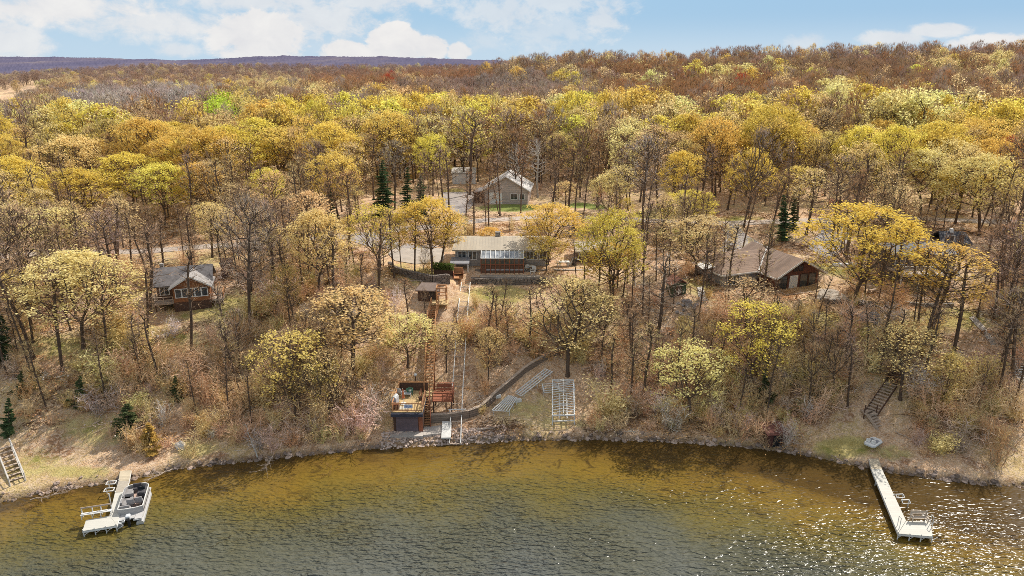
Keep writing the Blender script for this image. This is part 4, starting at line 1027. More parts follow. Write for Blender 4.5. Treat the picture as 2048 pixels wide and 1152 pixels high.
BLUEDARK = M('shaded_fascia', (.045,.048,.07), .6, .25, 2)  # blue-grey eave shadow put into the colour of fascia and eave
ORWALL = Mstripe('orange_brown_siding', (.30,.125,.055), (.15,.065,.03), .2, 2, .8, .1)
BRWALL = Mstripe('brown_siding', (.17,.095,.06), (.09,.05,.035), .2, 2, .85, .1)
GREYWALL = Mstripe('greige_siding', (.40,.35,.31), (.27,.24,.21), .2, 2, .85, .09)
PINKWALL = Mstripe('pinkish_siding', (.48,.40,.36), (.36,.3,.27), .2, 2, .85, .09)
REDWALL = Mstripe('red_brown_siding', (.17,.07,.045), (.09,.04,.03), .2, 2, .85, .1)
GDOOR = Mstripe('purple_brown_door', (.155,.115,.125), (.10,.07,.08), .55, 2, .7, .06)
WHITE = M('white_paint', (.80,.78,.74), .6, .08, 2)
OFFWHITE = M('weathered_white', (.70,.68,.64), .75, .14, 2)
ALU = M('aluminium', (.72,.72,.70), .5, .1, 3)
DOCKW = Mstripe('pale_dock_boards', (.58,.555,.49), (.46,.44,.39), .3, 1, .7, .05, .06)
DOCKT = Mstripe('tan_dock_boards', (.52,.44,.32), (.36,.29,.2), .15, 1, .85, .1)
GLASS = Mglass('window_glass')
STONE = Mstone('dark_stone', (.19,.155,.13), (.30,.25,.21), (.075,.058,.048))
GSTONE = Mstone('grey_stone', (.34,.31,.28), (.46,.42,.38), (.16,.14,.125), 1.2)
TIMBER = Mstripe('grey_timber', (.25,.185,.14), (.09,.07,.055), .24, 2, .9, .14)
ROCK = M('rock', (.46,.40,.36), .95, .4, 1.5, bump=.5)
GREYPL = M('grey_plastic', (.50,.52,.53), .5, .1, 2)
GREENPL = M('green_plastic', (.045,.16,.115), .5, .15, 2)
CHAR = M('charcoal_vinyl', (.085,.08,.085), .55, .2, 3)
SEATGR = M('grey_vinyl', (.30,.285,.28), .55, .15, 3)
BOATFL = M('boat_carpet', (.46,.33,.27), .9, .12, 4)
BLACK = M('black_plastic', (.025,.025,.028), .45, .2, 3)
def gable(mb, x0, x1, y0, y1, ze, zr, axis='x', t=.16, hip=0):
    """two pitched slabs; ridge along the given axis"""
    if axis == 'x':
        ym = (y0+y1)/2
        mb.slab([(x0,y0,ze),(x1,y0,ze),(x1-hip,ym,zr),(x0+hip,ym,zr)], t); mb.slab([(x1,y1,ze),(x0,y1,ze),(x0+hip,ym,zr),(x1-hip,ym,zr)], t)
    else:
        xm = (x0+x1)/2
        mb.slab([(x0,y1,ze),(x0,y0,ze),(xm,y0,zr),(xm,y1,zr)], t); mb.slab([(x1,y0,ze),(x1,y1,ze),(xm,y1,zr),(xm,y0,zr)], t)
    return mb
def window(parent, x0, x1, z0, z1, y, n=1, fm=None, rows=1, side=None):
    """frame of bars standing proud of the wall at y (facing -y), one pane of glass behind; side: wall facing +x at x = side"""
    fm = fm or WHITE; f = MB(); g = MB(); w_ = .09
    def P(a, b, za, zb, d0, d1, mb):
        if side is None: mb.box(a, b, y-d1, y-d0, za, zb)
        else: mb.box(side+d0, side+d1, a, b, za, zb)
    for k in range(n+1):
        a = x0 + (x1-x0)*k/n; P(a-w_/2, a+w_/2, z0, z1, .003, .07, f)
    for k in range(rows+1):
        z = z0 + (z1-z0)*k/rows; P(x0-w_/2, x1+w_/2, z-w_/2, z+w_/2, .004, .075, f)
    P(x0, x1, z0, z1, -.02, .02, g)
    o = f.build('window', fm, parent); g.build('pane', GLASS, o); return o
def wallbox(parent, x0, x1, y0, y1, z0, z1, mat, name='wall'):
    return MB().box(x0, x1, y0, y1, z0, z1).build(name, mat, parent)
def railing(parent, P, h=1.0, mat=WOOD, step=1.2, bal=0, name='railing', mid=True):
    """posts and rails along a polyline of deck points"""
    mb = MB()
    for a, b in zip(P[:-1], P[1:]):
        a = Vector(a); b = Vector(b); n = max(1, round((b-a).length/step))
        for k in range(n+1):
            p = a+(b-a)*k/n; mb.bar(p, p+Vector((0,0,h)), .09)
        mb.bar(a+Vector((0,0,h)), b+Vector((0,0,h)), .11, .07)
        if mid: mb.bar(a+Vector((0,0,.12)), b+Vector((0,0,.12)), .05, .07)
        if bal:
            m_ = max(2, int((b-a).length/bal))
            for k in range(1, m_):
                p = a+(b-a)*k/m_; mb.bar(p+Vector((0,0,.13)), p+Vector((0,0,h-.02)), .035)
        elif mid: mb.bar(a+Vector((0,0,h*.55)), b+Vector((0,0,h*.55)), .05, .08)
    return mb.build(name, mat, parent)
def flight(parent, foot, head, w_, mat_t, mat_s, rise=.19, rail=None, railm=None, tread=.27):
    """straight flight between two world points (parent stands at the origin of the world frame of foot)"""
    o = Vector(parent.location); A = Vector(foot)-o; B = Vector(head)-o
    d = B-A; n = max(3, round(d.z/rise)); hd = Vector((d.x, d.y, 0)).normalized(); s = Vector((hd.y, -hd.x, 0))
    t0 = MB().box(-w_/2, w_/2, -tread/2, tread/2, -.05, 0)
    me = None; ang = atan2(-hd.x, hd.y)
    for k in range(n):
        p = A + d*((k+1)/n)
        if me is None:
            ob = t0.build('tread', mat_t, parent); me = ob.data
        else: ob = link(bpy.data.objects.new('tread', me), parent)
        ob.location = p; ob.rotation_euler = (0, 0, ang)
    for sg in (-1, 1):
        MB().bar(A+s*sg*(w_/2+.03)-Vector((0,0,.12)), B+s*sg*(w_/2+.03)-Vector((0,0,.08)), .07, .28).build('stringer', mat_s, parent)
        if rail:
            m = MB(); a = A+s*sg*(w_/2+.06); b = B+s*sg*(w_/2+.06); q = max(1, round(d.length/1.8))
            for k in range(q+1):
                p = a+(b-a)*k/q; m.bar(p-Vector((0,0,.1)), p+Vector((0,0,rail)), .09)
            m.bar(a+Vector((0,0,rail)), b+Vector((0,0,rail)), .10, .07); m.bar(a+Vector((0,0,rail*.5)), b+Vector((0,0,rail*.5)), .05, .06)
            m.build('handrail', railm or mat_s, parent)
def loc(o, p):
    """world point -> frame of an unrotated thing"""
    return Vector(p)-Vector(o.location)
LM = []   # landmarks for the tree labels: (px, py, phrase)

# ------------------------------------------------------------------ brown cabin
o = G(382, 630); t = thing('cabin', 'small brown cabin with mottled grey roof and a front row of white-framed windows', 'cabin', (o[0], o[1]+1.2, o[2]), radians(17)); t.scale = (.9, .9, .9)
LM.append((370, 590, 'the brown cabin'))
z0, z1 = 1.5, 3.75
wallbox(t, -4.9, 2.3, 2.1, 6.6, -1.2, z1, BRWALL)
wallbox(t, -2.5, 2.28, 0, 2.1, -1.2, z1, ORWALL)
MB().prism([(-2.5,z1),(2.28,z1),(-.11,z1+1.45)], .02, .14).build('gable', ORWALL, t)
g_ = MB().prism([(2.1,z1),(6.6,z1),(4.35,z1+1.75)], -2.302, -2.2).build('gable', ORWALL, t)
g_.rotation_euler = (0, 0, pi/2)
r1_ = MB(); gable(r1_, -5.3, 2.65, 1.55, 7.1, z1-.1, z1+1.95, 'x'); rf = r1_.build('roof', GREYROOF, t)
r2_ = MB(); gable(r2_, -2.95, 2.75, -.5, 4.3, z1-.05, z1+1.65, 'y', .15); r2_.build('porch_roof', M('light_grey_shingles', (.34,.315,.30), .9, .35, 2.2, stain=(.2,.17,.15)), t)
fa = MB()
for sx_ in (-1, 1): fa.bar((-.1+sx_*2.85, -.53, z1-.10), (-.1, -.53, z1+1.60), .05, .2)
fa.build('fascia', OFFWHITE, t)
for k in range(5): window(t, -2.2+.86*k, -1.42+.86*k, z0+.75, z1-.25, 0, 1)
window(t, 3.0, 4.2, z0+.7, z1-.5, 0, 1, side=2.3)
window(t, -4.5, -3.3, z0+.7, z1-.4, 2.1, 2)
wallbox(t, -2.55, 2.32, -.12, -.002, -1.2, z0+.05, DARKWOOD, 'crawl_shade')  # dark panel stands in for the shaded crawl space
MB().box(-5.2, -2.6, .2, 2.08, z0-.18, z0).build('deck', OLDWOOD, t)
railing(t, [(-5.1,2.0,z0),(-5.1,.3,z0),(-2.65,.3,z0)], .9, OLDWOOD)
MB().box(2.36, 4.0, .2, 3.2, z0-.18, z0).build('deck', OLDWOOD, t)
railing(t, [(2.4,.3,z0),(3.9,.3,z0),(3.9,3.1,z0)], .95, ORWOOD)
for x_ in (-5.0, -3.9): MB().box(x_-.07, x_+.07, .3, .44, -1.3, z0-.18).build('post', DARKWOOD, t)
for x_ in (2.6, 3.8): MB().box(x_-.07, x_+.07, .3, .44, -1.3, z0-.18).build('post', DARKWOOD, t)
MB().box(-4.6, -4.1, 5.2, 5.7, z1+.9, z1+2.25).build('chimney', GSTONE, rf)

o = G(455, 556); t = thing('outhouse', 'narrow brown wooden outhouse between bare trunks up the slope right of the cabin', 'outhouse', o, radians(8)); LM.append((455, 540, 'the narrow brown outhouse'))
wallbox(t, -.7, .7, 0, 1.4, -.4, 2.3, BRWALL); rm = MB(); rm.slab([(-.85,-.15,2.25),(.85,-.15,2.25),(.85,1.6,2.55),(-.85,1.6,2.55)], .1); rm.build('roof', DARKWOOD, t)
d_ = MB().box(-.4, .4, -.05, -.003, -.3, 1.8).build('door', M('plum_door', (.15,.10,.09), .8), t); MB().box(.26, .32, -.09, -.05, .75, .85).build('handle', BLACK, d_)
# stones of a fire ring in front of the cabin
t = thing('fire_ring', 'pale ring of stones on the grass below the cabin', 'fire ring', G(318, 672)); mb = MB()
for k in range(9):
    a = 2*pi*k/9; mb.ball((cos(a)*.9, sin(a)*.9, .12), .34, .32, .28, k, .25)
mb.build('stone', M('pale_rock', (.62,.54,.48), .95, .3, 2), t)

# ------------------------------------------------------------------ long pale-roofed house with sunroom
Y0 = 101.
zF = 10.7; xw = lambda px, py=500, Y=Y0: float(at_y(px, py, Y)[0]); zw = lambda py, Y: float(at_y(1000, py, Y)[2])
o = (xw(1000), Y0, zF); t = thing('lake_house', 'long low house with pale metal roof and a glass-roofed sunroom', 'house', o); LM.append((1000, 500, 'the long pale roof'))
L0, L1 = xw(905)-o[0], 7.6; ze = zw(500, Y0-.6)-zF; zr = zw(474, Y0+3.8)-zF
wallbox(t, L0+.4, L1-.4, 0, 7.6, -1.0, ze-.02, GREYWALL)
rm = MB(); gable(rm, L0, L1, -.6, 8.2, ze, zr, 'x', .2); rf = rm.build('roof', PALEROOF, t)
MB().box(-.8, 0, 4.6, 5.3, zr-.5, zr+.55).build('chimney', GSTONE, rf)
for s_ in (L0+.45, L1-.5):
    g_ = MB().prism([(0,ze-.05),(7.6,ze-.05),(3.8,zr-.2)], -.05, .05).build('gable', GREYWALL, t); g_.rotation_euler = (0,0,pi/2); g_.location = (s_, 0, 0)
for a, b, n in ((L0+.8, L0+2.0, 2),(L0+2.4, L0+3.6, 2),(3.9, 5.6, 3),(5.9, 6.9, 2)): window(t, a, b, .9, ze-.35, 0, n)
# sunroom: white rafters over glass, brown glazed front
S0, S1 = xw(963)-o[0], xw(1047)-o[0]; sf = -2.3
sr = MB(); n_ = 10; zt = ze-.12; zb = zw(517, Y0+sf)-zF
gm_ = MB().slab([(S0,sf,zb),(S1,sf,zb),(S1,-.62,zt),(S0,-.62,zt)], .03).build('glass_roof', Mglass('sunroom_glass', (.20,.21,.22)), t)
for k in range(n_):
    x_ = S0+(S1-S0)*k/(n_-1); sr.bar((x_,sf-.15,zb+.03),(x_,-.55,zt+.06), .09, .12)
sr.bar((S0,sf,zb+.01),(S1,sf,zb+.01), .12, .14); sr.build('rafter', WHITE, gm_)
sw = MB()
for k in range(n_):
    x_ = S0+(S1-S0)*k/(n_-1); sw.bar((x_,sf,-.6),(x_,sf,zb-.08), .11)
sw.bar((S0,sf,.75),(S1,sf,.75), .10); wf = sw.build('window', REDWOOD, t); MB().box(S0,S1,sf+.05,sf+.08,.8,zb-.1).build('pane', GLASS, wf)
wallbox(t, S0, S1, sf+.09, -.01, -.8, .72, BRWALL)
for s_ in (S0, S1): wallbox(t, s_-.04, s_+.04, sf+.1, -.02, .724, zb-.05, GLASS, 'side_glass')
# lean-to at the left end
rm = MB(); rm.slab([(L0-.2,-2.6,zw(527,Y0-2.6)-zF),(L0+2.6,-2.6,zw(527,Y0-2.6)-zF),(L0+2.6,-.1,zw(514,Y0-.1)-zF),(L0-.2,-.1,zw(514,Y0-.1)-zF)], .14); rm.build('porch_roof', M('slate_grey', (.27,.27,.29), .8, .15, 2), t)
for x_ in (L0, L0+2.4): MB().box(x_-.07, x_+.07, -2.4, -2.26, -.9, zw(527,Y0-2.6)-zF-.05).build('post', WHITE, t)
# terrace: grey slab, stone faces and a pale walk
tw_ = thing('terrace_wall', 'dark stone terrace wall with grey slab top in front of the sunroom', 'wall', (xw(1000,540,99), 99, 9.2))
a, b = xw(950,540,99)-tw_.location[0], xw(1092,540,99)-tw_.location[0]
MB().box(a, b, 0, .6, -1.0, 1.35).build('stone_face', STONE, tw_); MB().box(xw(972,535,99)-tw_.location[0], xw(1050,535,99)-tw_.location[0], -.25, 1.5, 1.353, 1.55).build('cap_slab', M('grey_slab', (.37,.345,.34), .85, .15, 1.5), tw_)
tw2 = thing('terrace_wall', 'lower dark stone terrace wall above the small lawn', 'wall', (xw(1000,560,97), 97, 9.2))
a, b = xw(942,560,97)-tw2.location[0], xw(1092,560,97)-tw2.location[0]
mb = MB(); 
for k in range(10):
    x_ = a+(b-a)*k/10; xn = a+(b-a)*(k+1)/10; c0 = -.9*sin(pi*k/10); mb.box(x_, xn+.02, -.3+c0*.6, .35+c0*.6, -1.2, .75+.03*(k % 3))
mb.build('stone_face', STONE, tw2)
pv = MB().box(xw(960,550,98), xw(1080,550,98), 97.3, 98.95, 9.0, 9.96).build('terrace_walk', CONC); pv['kind'] = 'structure'
# white chairs on the terrace, table
def garden_chair(p, rz, label, mat=WHITE, group=None, name='garden_chair', slats=True):
    t = thing(name, label, 'chair', p, rz, group)
    MB().box(-.3,.3,-.3,.3,.38,.44).build('seat', mat, t); b_ = MB()
    for k in range(5): b_.bar((-.26+.13*k,.28,.42),(-.26+.13*k,.48,1.15-.04*abs(k-2)), .10, .035)
    b_.build('backrest', mat, t)
    for s1 in (-1,1):
        MB().box(s1*.33-.05,s1*.33+.05,-.34,.36,.60,.64).build('armrest', mat, t)
        for s2 in (-.28,.26): MB().box(s1*.3-.035,s1*.3+.035,s2-.035,s2+.035,-.02,.60).build('leg', mat, t)
    return t
def gpt(px, py, z): p = at_z(px, py, z); return (p[0], p[1], z)
garden_chair(gpt(1056,545,10.0), radians(20), 'left white garden chair by the end of the grey terrace slab')
garden_chair(gpt(1066,548,9.97), radians(-25), 'right white garden chair by the end of the grey terrace slab')
t = thing('garden_table', 'small white round table between the two white garden chairs', 'table', gpt(1062,541,10.2)); MB().tube((0,0,.68),(0,0,.72),.45,n=14).build('tabletop', WHITE, t); MB().tube((0,0,-.2),(0,0,.68),.04).build('leg', WHITE, t)
t = thing('wooden_steps', 'short flight of reddish wooden steps beside the orange-gold tree', 'steps', gpt(1092,523,10.7)); flight(t, t.location, Vector(t.location)+Vector((0,1.9,1.1)), 1.5, ORWOOD, REDWOOD, .18)
# ------------------------------------------------------------------ small wing with pale roof, patio with table
Y1 = 103.
o = (xw(1195,503,Y1), Y1, 10.7); t = thing('guest_wing', 'small pale-roofed wing partly hidden under the bright yellow tree', 'house', o); LM.append((1190, 500, 'the small pale-roofed wing'))
a, b = xw(1150,500,Y1)-o[0], 3.9; e_, r_ = zw(503,Y1-.5)-10.7, zw(485,Y1+2.6)-10.7
wallbox(t, a+.3, b-.3, 0, 5.2, -1, e_-.02, BRWALL); rm = MB(); gable(rm, a, b, -.5, 5.7, e_, r_, 'x', .18); rm.build('roof', PALEROOF, t)
for s_ in (a+.35, b-.35):
    g_ = MB().prism([(0,e_-.05),(5.2,e_-.05),(2.6,r_-.2)], -.05, .05).build('gable', BRWALL, t); g_.rotation_euler = (0,0,pi/2); g_.location = (s_, 0, 0)
window(t, a+.7, a+1.9, .9, e_-.4, 0, 2); d_ = wallbox(t, a+2.3, a+3.2, -.05, -.004, -.1, 2.0, REDWOOD, 'door'); MB().box(a+3.0,a+3.06,-.1,-.05,.9,1.0).build('handle', BLACK, d_); window(t, a+3.6, a+5.2, .8, e_-.4, 0, 3)
pt = MB().box(xw(1108,540,99.5), xw(1182,540,99.5), 99.2, 102.6, 9.4, 10.55).build('patio', CONC); pt['kind'] = 'structure'
pw = thing('patio_wall', 'low grey stone wall along the front of the garden patio', 'wall', (xw(1145,542,99), 99, 9.6)); LM.append((1145, 530, 'the garden patio'))
MB().box(xw(1112,542,99)-pw.location[0], xw(1182,542,99)-pw.location[0], -.2, .15, -.9, .98).build('stone_face', GSTONE, pw); MB().box(xw(1111,542,99)-pw.location[0], xw(1183,542,99)-pw.location[0], -.27, .2, .983, 1.06).build('cap', CONC, pw)
t = thing('patio_table', 'white patio table on the garden patio', 'table', (xw(1128,528,101), 101, 10.55)); MB().box(-.8,.8,-.45,.45,.70,.75).build('tabletop', WHITE, t)
for s1 in (-.7,.7):
    for s2 in (-.36,.36): MB().box(s1-.03,s1+.03,s2-.03,s2+.03,-.01,.7).build('leg', WHITE, t)
for px_, rz_, lb in ((1118, 90, 'pale patio chair at the left end of the white patio table'),(1138, -90, 'pale patio chair at the right end of the white patio table')):
    garden_chair((xw(px_,528,101), 101, 10.55), radians(rz_), lb, OFFWHITE)
t = thing('barbecue', 'dark barbecue with side shelves on the garden patio', 'barbecue', (xw(1148,524,101.4), 101.4, 10.55)); MB().box(-.4,.4,-.28,.28,.75,1.0).build('firebox', BLACK, t); MB().tube((-.38,0,1.0),(.38,0,1.0),.27,n=12).build('lid', CHAR, t); MB().box(-.36,.36,-.24,.24,-.01,.74).build('cabinet', BLACK, t); MB().box(.42,.8,-.2,.2,.93,.97).build('shelf', ALU, t)
# curved stone wall and hedge on the left, concrete loop above
def polywall(name, label, pts, h0, h1_, th, mat, capm=None, sink=.6, cat='wall', seg=8):
    P = [G(*p) for p in pts]; c = P[0]; t = thing(name, label, cat, c); mb = MB(); cm = MB(); D = []
    for i in range(len(P)-1):
        for k in range(seg): D.append(P[i]+(P[i+1]-P[i])*k/seg)
    D.append(P[-1]); n = len(D)
    for i, p in enumerate(D): p[2] = h1(p[0], p[1])
    for i in range(n-1):
        a = Vector(D[i])-Vector(c); b = Vector(D[i+1])-Vector(c); ha = h0+(h1_-h0)*i/n
        d = (b-a); d.z = 0; s = Vector((d.y,-d.x,0)).normalized()*th/2; j = Vector((0,0,.02*((i*7) % 3)))
        mb.add([a-s-Vector((0,0,sink)),a+s-Vector((0,0,sink)),b+s-Vector((0,0,sink)),b-s-Vector((0,0,sink)),a-s+Vector((0,0,ha))+j,a+s+Vector((0,0,ha))+j,b+s+Vector((0,0,ha))+j,b-s+Vector((0,0,ha))+j],
               [(0,3,2,1),(4,5,6,7),(0,1,5,4),(1,2,6,5),(2,3,7,6),(3,0,4,7)])
        if capm: cm.bar(a+Vector((0,0,ha+.06))+j, b+Vector((0,0,ha+.06))+j, th+.1, .07)
    ob = mb.build('stone_face' if mat is not TIMBER else 'timber_face', mat, t); fixn(ob)
    if capm: cm.build('cap', capm, t)
    return t
polywall('stone_wall', 'curved dark stone retaining wall around the concrete loop', [(779,533),(786,543),(808,552),(838,560),(866,567),(900,567)], .75, 1.25, .5, STONE); LM.append((830, 548, 'the curved stone wall'))
t = thing('hedge', 'clipped green hedge on top of the curved stone wall', 'hedge', G(868, 548)); a = Vector(G(868,548)); b = Vector(G(906,551)); r = np.random.default_rng(5); n = 2600
q = r.uniform(0, 1, (n,1)); c = np.array(b-a)[None]*q + r.uniform(-1,1,(n,3))*np.array((.25,.45,.45)) + np.array((0,0,1.25)); V, Fc = leaves(c, .14, r); V, f_, s_ = join([(V, Fc)])
ob = link(bpy.data.objects.new('foliage', mesh_np('hedge_foliage', V, f_, s_, [LEAF])), t); ob['tint'] = [.20,.27,.07]
MB().bar(Vector((0,0,.4)), (b-a)+Vector((0,0,.4)), .45, .8).build('stems', DARKWOOD, t)
# tram car at the head of the track
t = thing('tram_car', 'red-brown wooden tram car parked at the top of the rail track', 'tram car', G(917, 558), radians(4)); LM.append((916, 545, 'the red-brown tram car'))
MB().box(-.7,.7,-.9,.9,.25,.36).build('floor', ORWOOD, t)
for s_ in (-1,1): MB().box(s_*.68-.04,s_*.68+.04,-.9,.9,.363,1.15).build('side_panel', REDWOOD, t)
MB().box(-.64,.64,.82,.9,.363,1.45).build('back_panel', ORWOOD, t); MB().box(-.62,.62,.3,.8,.62,.72).build('seat', ORWOOD, t)
for a in (-.5,.5):
    for b_ in (-.6,.6): MB().tube((a-.05,b_,.12),(a+.05,b_,.12),.14).build('wheel', BLACK, t)
# garden hut beside the stair head
o = G(856, 604); t = thing('garden_hut', 'dark little hut with low brown roof beside the head of the wooden stairs', 'hut', o, radians(-4)); LM.append((855, 580, 'the dark garden hut'))
wallbox(t, -1.3, 1.3, 0, 2.2, -.5, 1.75, DARKWOOD); rm = MB(); gable(rm, -1.6, 1.6, -.35, 2.6, 1.7, 2.35, 'x', .12, .6); rm.build('roof', M('brown_shingles', (.27,.20,.165), .9, .25, 2), t); d_ = wallbox(t, .2, 1.0, -.04, -.003, -.3, 1.6, M('black_brown', (.05,.035,.03), .8), 'door'); MB().box(.28,.33,-.08,-.04,.6,.7).build('handle', ALU, d_)

# ------------------------------------------------------------------ garage behind, with container shed
o = G(1012, 408); t = thing('garage', 'white-roofed gabled garage behind the back lawn', 'garage', o, radians(-6)); LM.append((1010, 380, 'the white-roofed garage'))
k = 1/9.0; zb_ = 0
wallbox(t, -4.6, 4.6, 0, 9, -.6, 3.0, PINKWALL); MB().prism([(-4.6,3.0),(4.6,3.0),(0,5.6)], .02, .15).build('gable', PINKWALL, t)
rm = MB(); gable(rm, -5.2, 5.2, -.6, 9.6, 2.85, 5.95, 'y', .2); rf = rm.build('roof', WHITEROOF, t)
MB().box(-.25,.25,4.0,4.5,5.6,6.35).build('vent', OFFWHITE, rf)
d_ = wallbox(t, -3.6, -.8, -.06, -.004, -.4, 2.4, WHITE, 'garage_door'); MB().box(-2.3,-2.1,-.1,-.06,.3,.36).build('handle', BLACK, d_); window(t, 1.0, 2.4, 1.0, 2.2, 0, 2); window(t, 2.9, 3.9, 1.0, 2.2, 0, 1)
wallbox(t, -6.9, -4.75, .5, 6, -.6, 2.3, DARKWOOD, 'lean_to'); rm = MB(); rm.slab([(-7.1,.3,2.2),(-4.7,.3,2.75),(-4.7,6.2,2.75),(-7.1,6.2,2.2)], .12); rm.build('lean_to_roof', GREYROOF, t)
o = G(928, 368); t = thing('container_shed', 'white container shed with low grey roof at the back driveway', 'shed', o, radians(2)); LM.append((928, 352, 'the white container shed'))
wallbox(t, -2.8, 2.8, 0, 3.2, -.25, 2.5, Mstripe('white_corrugated', (.70,.68,.66), (.5,.49,.48), .35, 0, .6, .18, .08)); wallbox(t, -2.85, 2.85, -.05, 3.25, 2.502, 2.62, BLACK, 'rim'); rm = MB(); rm.slab([(-3,-.3,2.7),(3,-.3,2.7),(3,3.5,3.5),(-3,3.5,3.5)], .12); rm.build('roof', M('grey_sheet', (.50,.46,.43), .7, .12, 1.5), t)
MB().box(-2.7,2.7,-.06,-.01,-.24,.02).build('skid', BLACK, t)

# ------------------------------------------------------------------ grey hip-roofed house on the right
g = G(1575, 590); TH = radians(20); xo = at_y(1580, 545, 94.)
o = (float(xo[0]), 94., 9.5); t = thing('hillside_house', 'taupe-roofed house whose gable of dark red-brown boards faces the lake', 'house', o, TH); LM.append((1550, 530, 'the grey hip-roofed house'))
e_, r_ = 2.7, 4.65
wallbox(t, -3.6, 3.6, -1.5, 8.0, -2.2, e_-.02, REDWALL); MB().prism([(-3.6,e_-.02),(3.6,e_-.02),(0,r_-.35)], -1.48, -1.35).build('gable', REDWALL, t)
rm = MB(); gable(rm, -4.3, 4.3, -2.4, 8.6, e_-.35, r_, 'y', .2); rf = rm.build('roof', TAUPEROOF, t)
fa = MB()
for s_ in (-1, 1): fa.bar((s_*4.3, -2.44, e_-.40), (0, -2.44, r_-.05), .06, .24)
fa.bar((-4.33, -2.3, e_-.40), (-4.33, 1.6, e_-.40), .06, .2); fa.build('fascia', OFFWHITE, t)
wallbox(t, -9.6, -3.62, 2.2, 8.4, -1.4, e_-.02, GREYWALL)
rm = MB(); rm.slab([(-10.3,1.5,e_-.35),(-4.2,1.5,e_-.35),(-.05,5.2,r_-.1),(-7.4,5.2,r_-.1)], .2); rm.slab([(-4.0,9.0,e_-.35),(-10.3,9.0,e_-.35),(-7.4,5.2,r_-.1),(-.05,5.2,r_-.1)], .2); rm.slab([(-10.3,9.0,e_-.35),(-10.3,1.5,e_-.35),(-7.4,5.2,r_-.1)], .2); rm.build('roof', TAUPEROOF, t)
MB().bar((-4.1,1.55,e_-.2),(-.1,5.1,r_+.02), .16, .08).build('valley_flashing', WHITE, t)
fa = MB().bar((-10.3,1.46,e_-.42),(-4.4,1.46,e_-.42), .06, .2).bar((-10.34,1.5,e_-.42),(-10.34,9,e_-.42), .06, .2).build('fascia', OFFWHITE, t)
for a, b, n in ((-3.1,-1.7,1),(.5,1.8,1),(2.0,3.2,1)): window(t, a, b, .1, e_-.4, -1.5, n, DARKWOOD)
d_ = wallbox(t, -1.3, .1, -1.56, -1.502, -.33, e_-.45, OFFWHITE, 'door'); MB().box(-.64,-.56,-1.6,-1.56,.6,.75).build('handle', BLACK, d_)
window(t, -.8, .8, e_+.1, e_+.9, -1.49, 2, DARKWOOD); window(t, -8.8, -6.8, .6, 2.0, 2.2, 2); window(t, .5, 2.6, .4, 2.0, 0, 2, side=3.6); window(t, 4.0, 5.6, .4, 2.0, 0, 2, side=3.6)
MB().box(-3.9,3.9,-4.2,-1.55,-.55,-.35).build('deck', OLDWOOD, t); railing(t, [(-3.8,-1.6,-.35),(-3.8,-4.1,-.35),(3.8,-4.1,-.35),(3.8,-1.6,-.35)], .95, OLDWOOD)
for x_ in (-3.6,0,3.6): MB().box(x_-.08,x_+.08,-4.1,-3.94,-3.4,-.553).build('post', DARKWOOD, t)
MB().box(-5.8,-5.2,6.2,6.8,r_-1.0,r_+.55).build('chimney', GSTONE, rf)
t = thing('carport', 'low pale lean-to roof on posts at the left end of the hip-roofed house', 'carport', G(1418, 560), radians(16)); rm = MB(); rm.slab([(-1.7,-1,2.0),(1.9,-1,2.3),(1.9,1.4,2.5),(-1.7,1.4,2.2)], .1); rm.build('roof', OFFWHITE, t)
for a in (-1.6,1.8):
    for b in (-.9,1.3): MB().box(a-.05,a+.05,b-.05,b+.05,-.4,2.05).build('post', DARKWOOD, t)
o = G(1357, 592); t = thing('garden_shed', 'small shed with reddish roof and dark green boards', 'shed', o, radians(12)); LM.append((1357, 572, 'the small red-roofed shed'))
wallbox(t, -1.05, 1.05, 0, 1.8, -.5, 1.75, Mstripe('green_boards', (.075,.10,.055), (.03,.05,.03), .18, 2)); rm = MB(); gable(rm, -1.35, 1.35, -.3, 2.1, 1.65, 2.5, 'y', .1); rm.build('roof', M('red_brown_shingles', (.46,.22,.15), .9, .2, 2), t); MB().prism([(-1.05,1.752),(1.05,1.752),(0,2.36)], .02, .1).build('gable', DARKWOOD, t); d_ = wallbox(t, -.4, .4, -.05, -.003, -.4, 1.5, DARKWOOD, 'door'); MB().box(.25,.3,-.09,-.05,.6,.7).build('handle', ALU, d_)
def rockpile(name, label, px, py, n, rx, ry, mat, s0=.35, seed=1, cat='rock pile'):
    t = thing(name, label, cat, G(px, py)); r = random.Random(seed); mb = MB(); c = t.location
    for k in range(n):
        x_, y_ = r.gauss(0, rx), r.gauss(0, ry); s_ = s0*r.uniform(.6, 1.4); hgt = max(0, 1-(x_/rx/1.8)**2-(y_/ry/1.8)**2)*s0*1.6
        mb.ball((x_, y_, h1(c[0]+x_, c[1]+y_)-c[2]+hgt*r.random()), s_, s_*.8, s_*.65, seed*100+k, .28, 7, 5)
    mb.build('rock', mat, t); return t
rockpile('rock_pile', 'heap of grey rocks below the small red-roofed shed', 1378, 612, 26, .9, .7, M('grey_rock', (.33,.29,.27), .95, .4, 2), .32, 3); LM.append((1378, 605, 'the grey rock heap'))
rockpile('boulder_pile', 'pile of blue-grey boulders on the grass below the big golden tree', 1740, 640, 18, .75, .7, M('blue_grey_rock', (.22,.22,.24), .9, .4, 2), .42, 4); LM.append((1740, 635, 'the blue-grey boulders'))
drape('stepping_path', M('pale_paving', (.58,.53,.47), .9, .25, 1.2), [(1394,575),(1396,590),(1400,602)], [(1406,574),(1411,590),(1417,602)], .05, 2)
drape('patio', CONC, [(1640,578),(1636,588),(1632,600)], [(1672,580),(1690,592),(1700,602)], .06, 3)
polywall('stone_wall', 'low dark stone wall stepping across the grass below the hip-roofed house patio', [(1640,605),(1690,607),(1740,612),(1790,614)], .5, .55, .5, STONE, cat='wall')
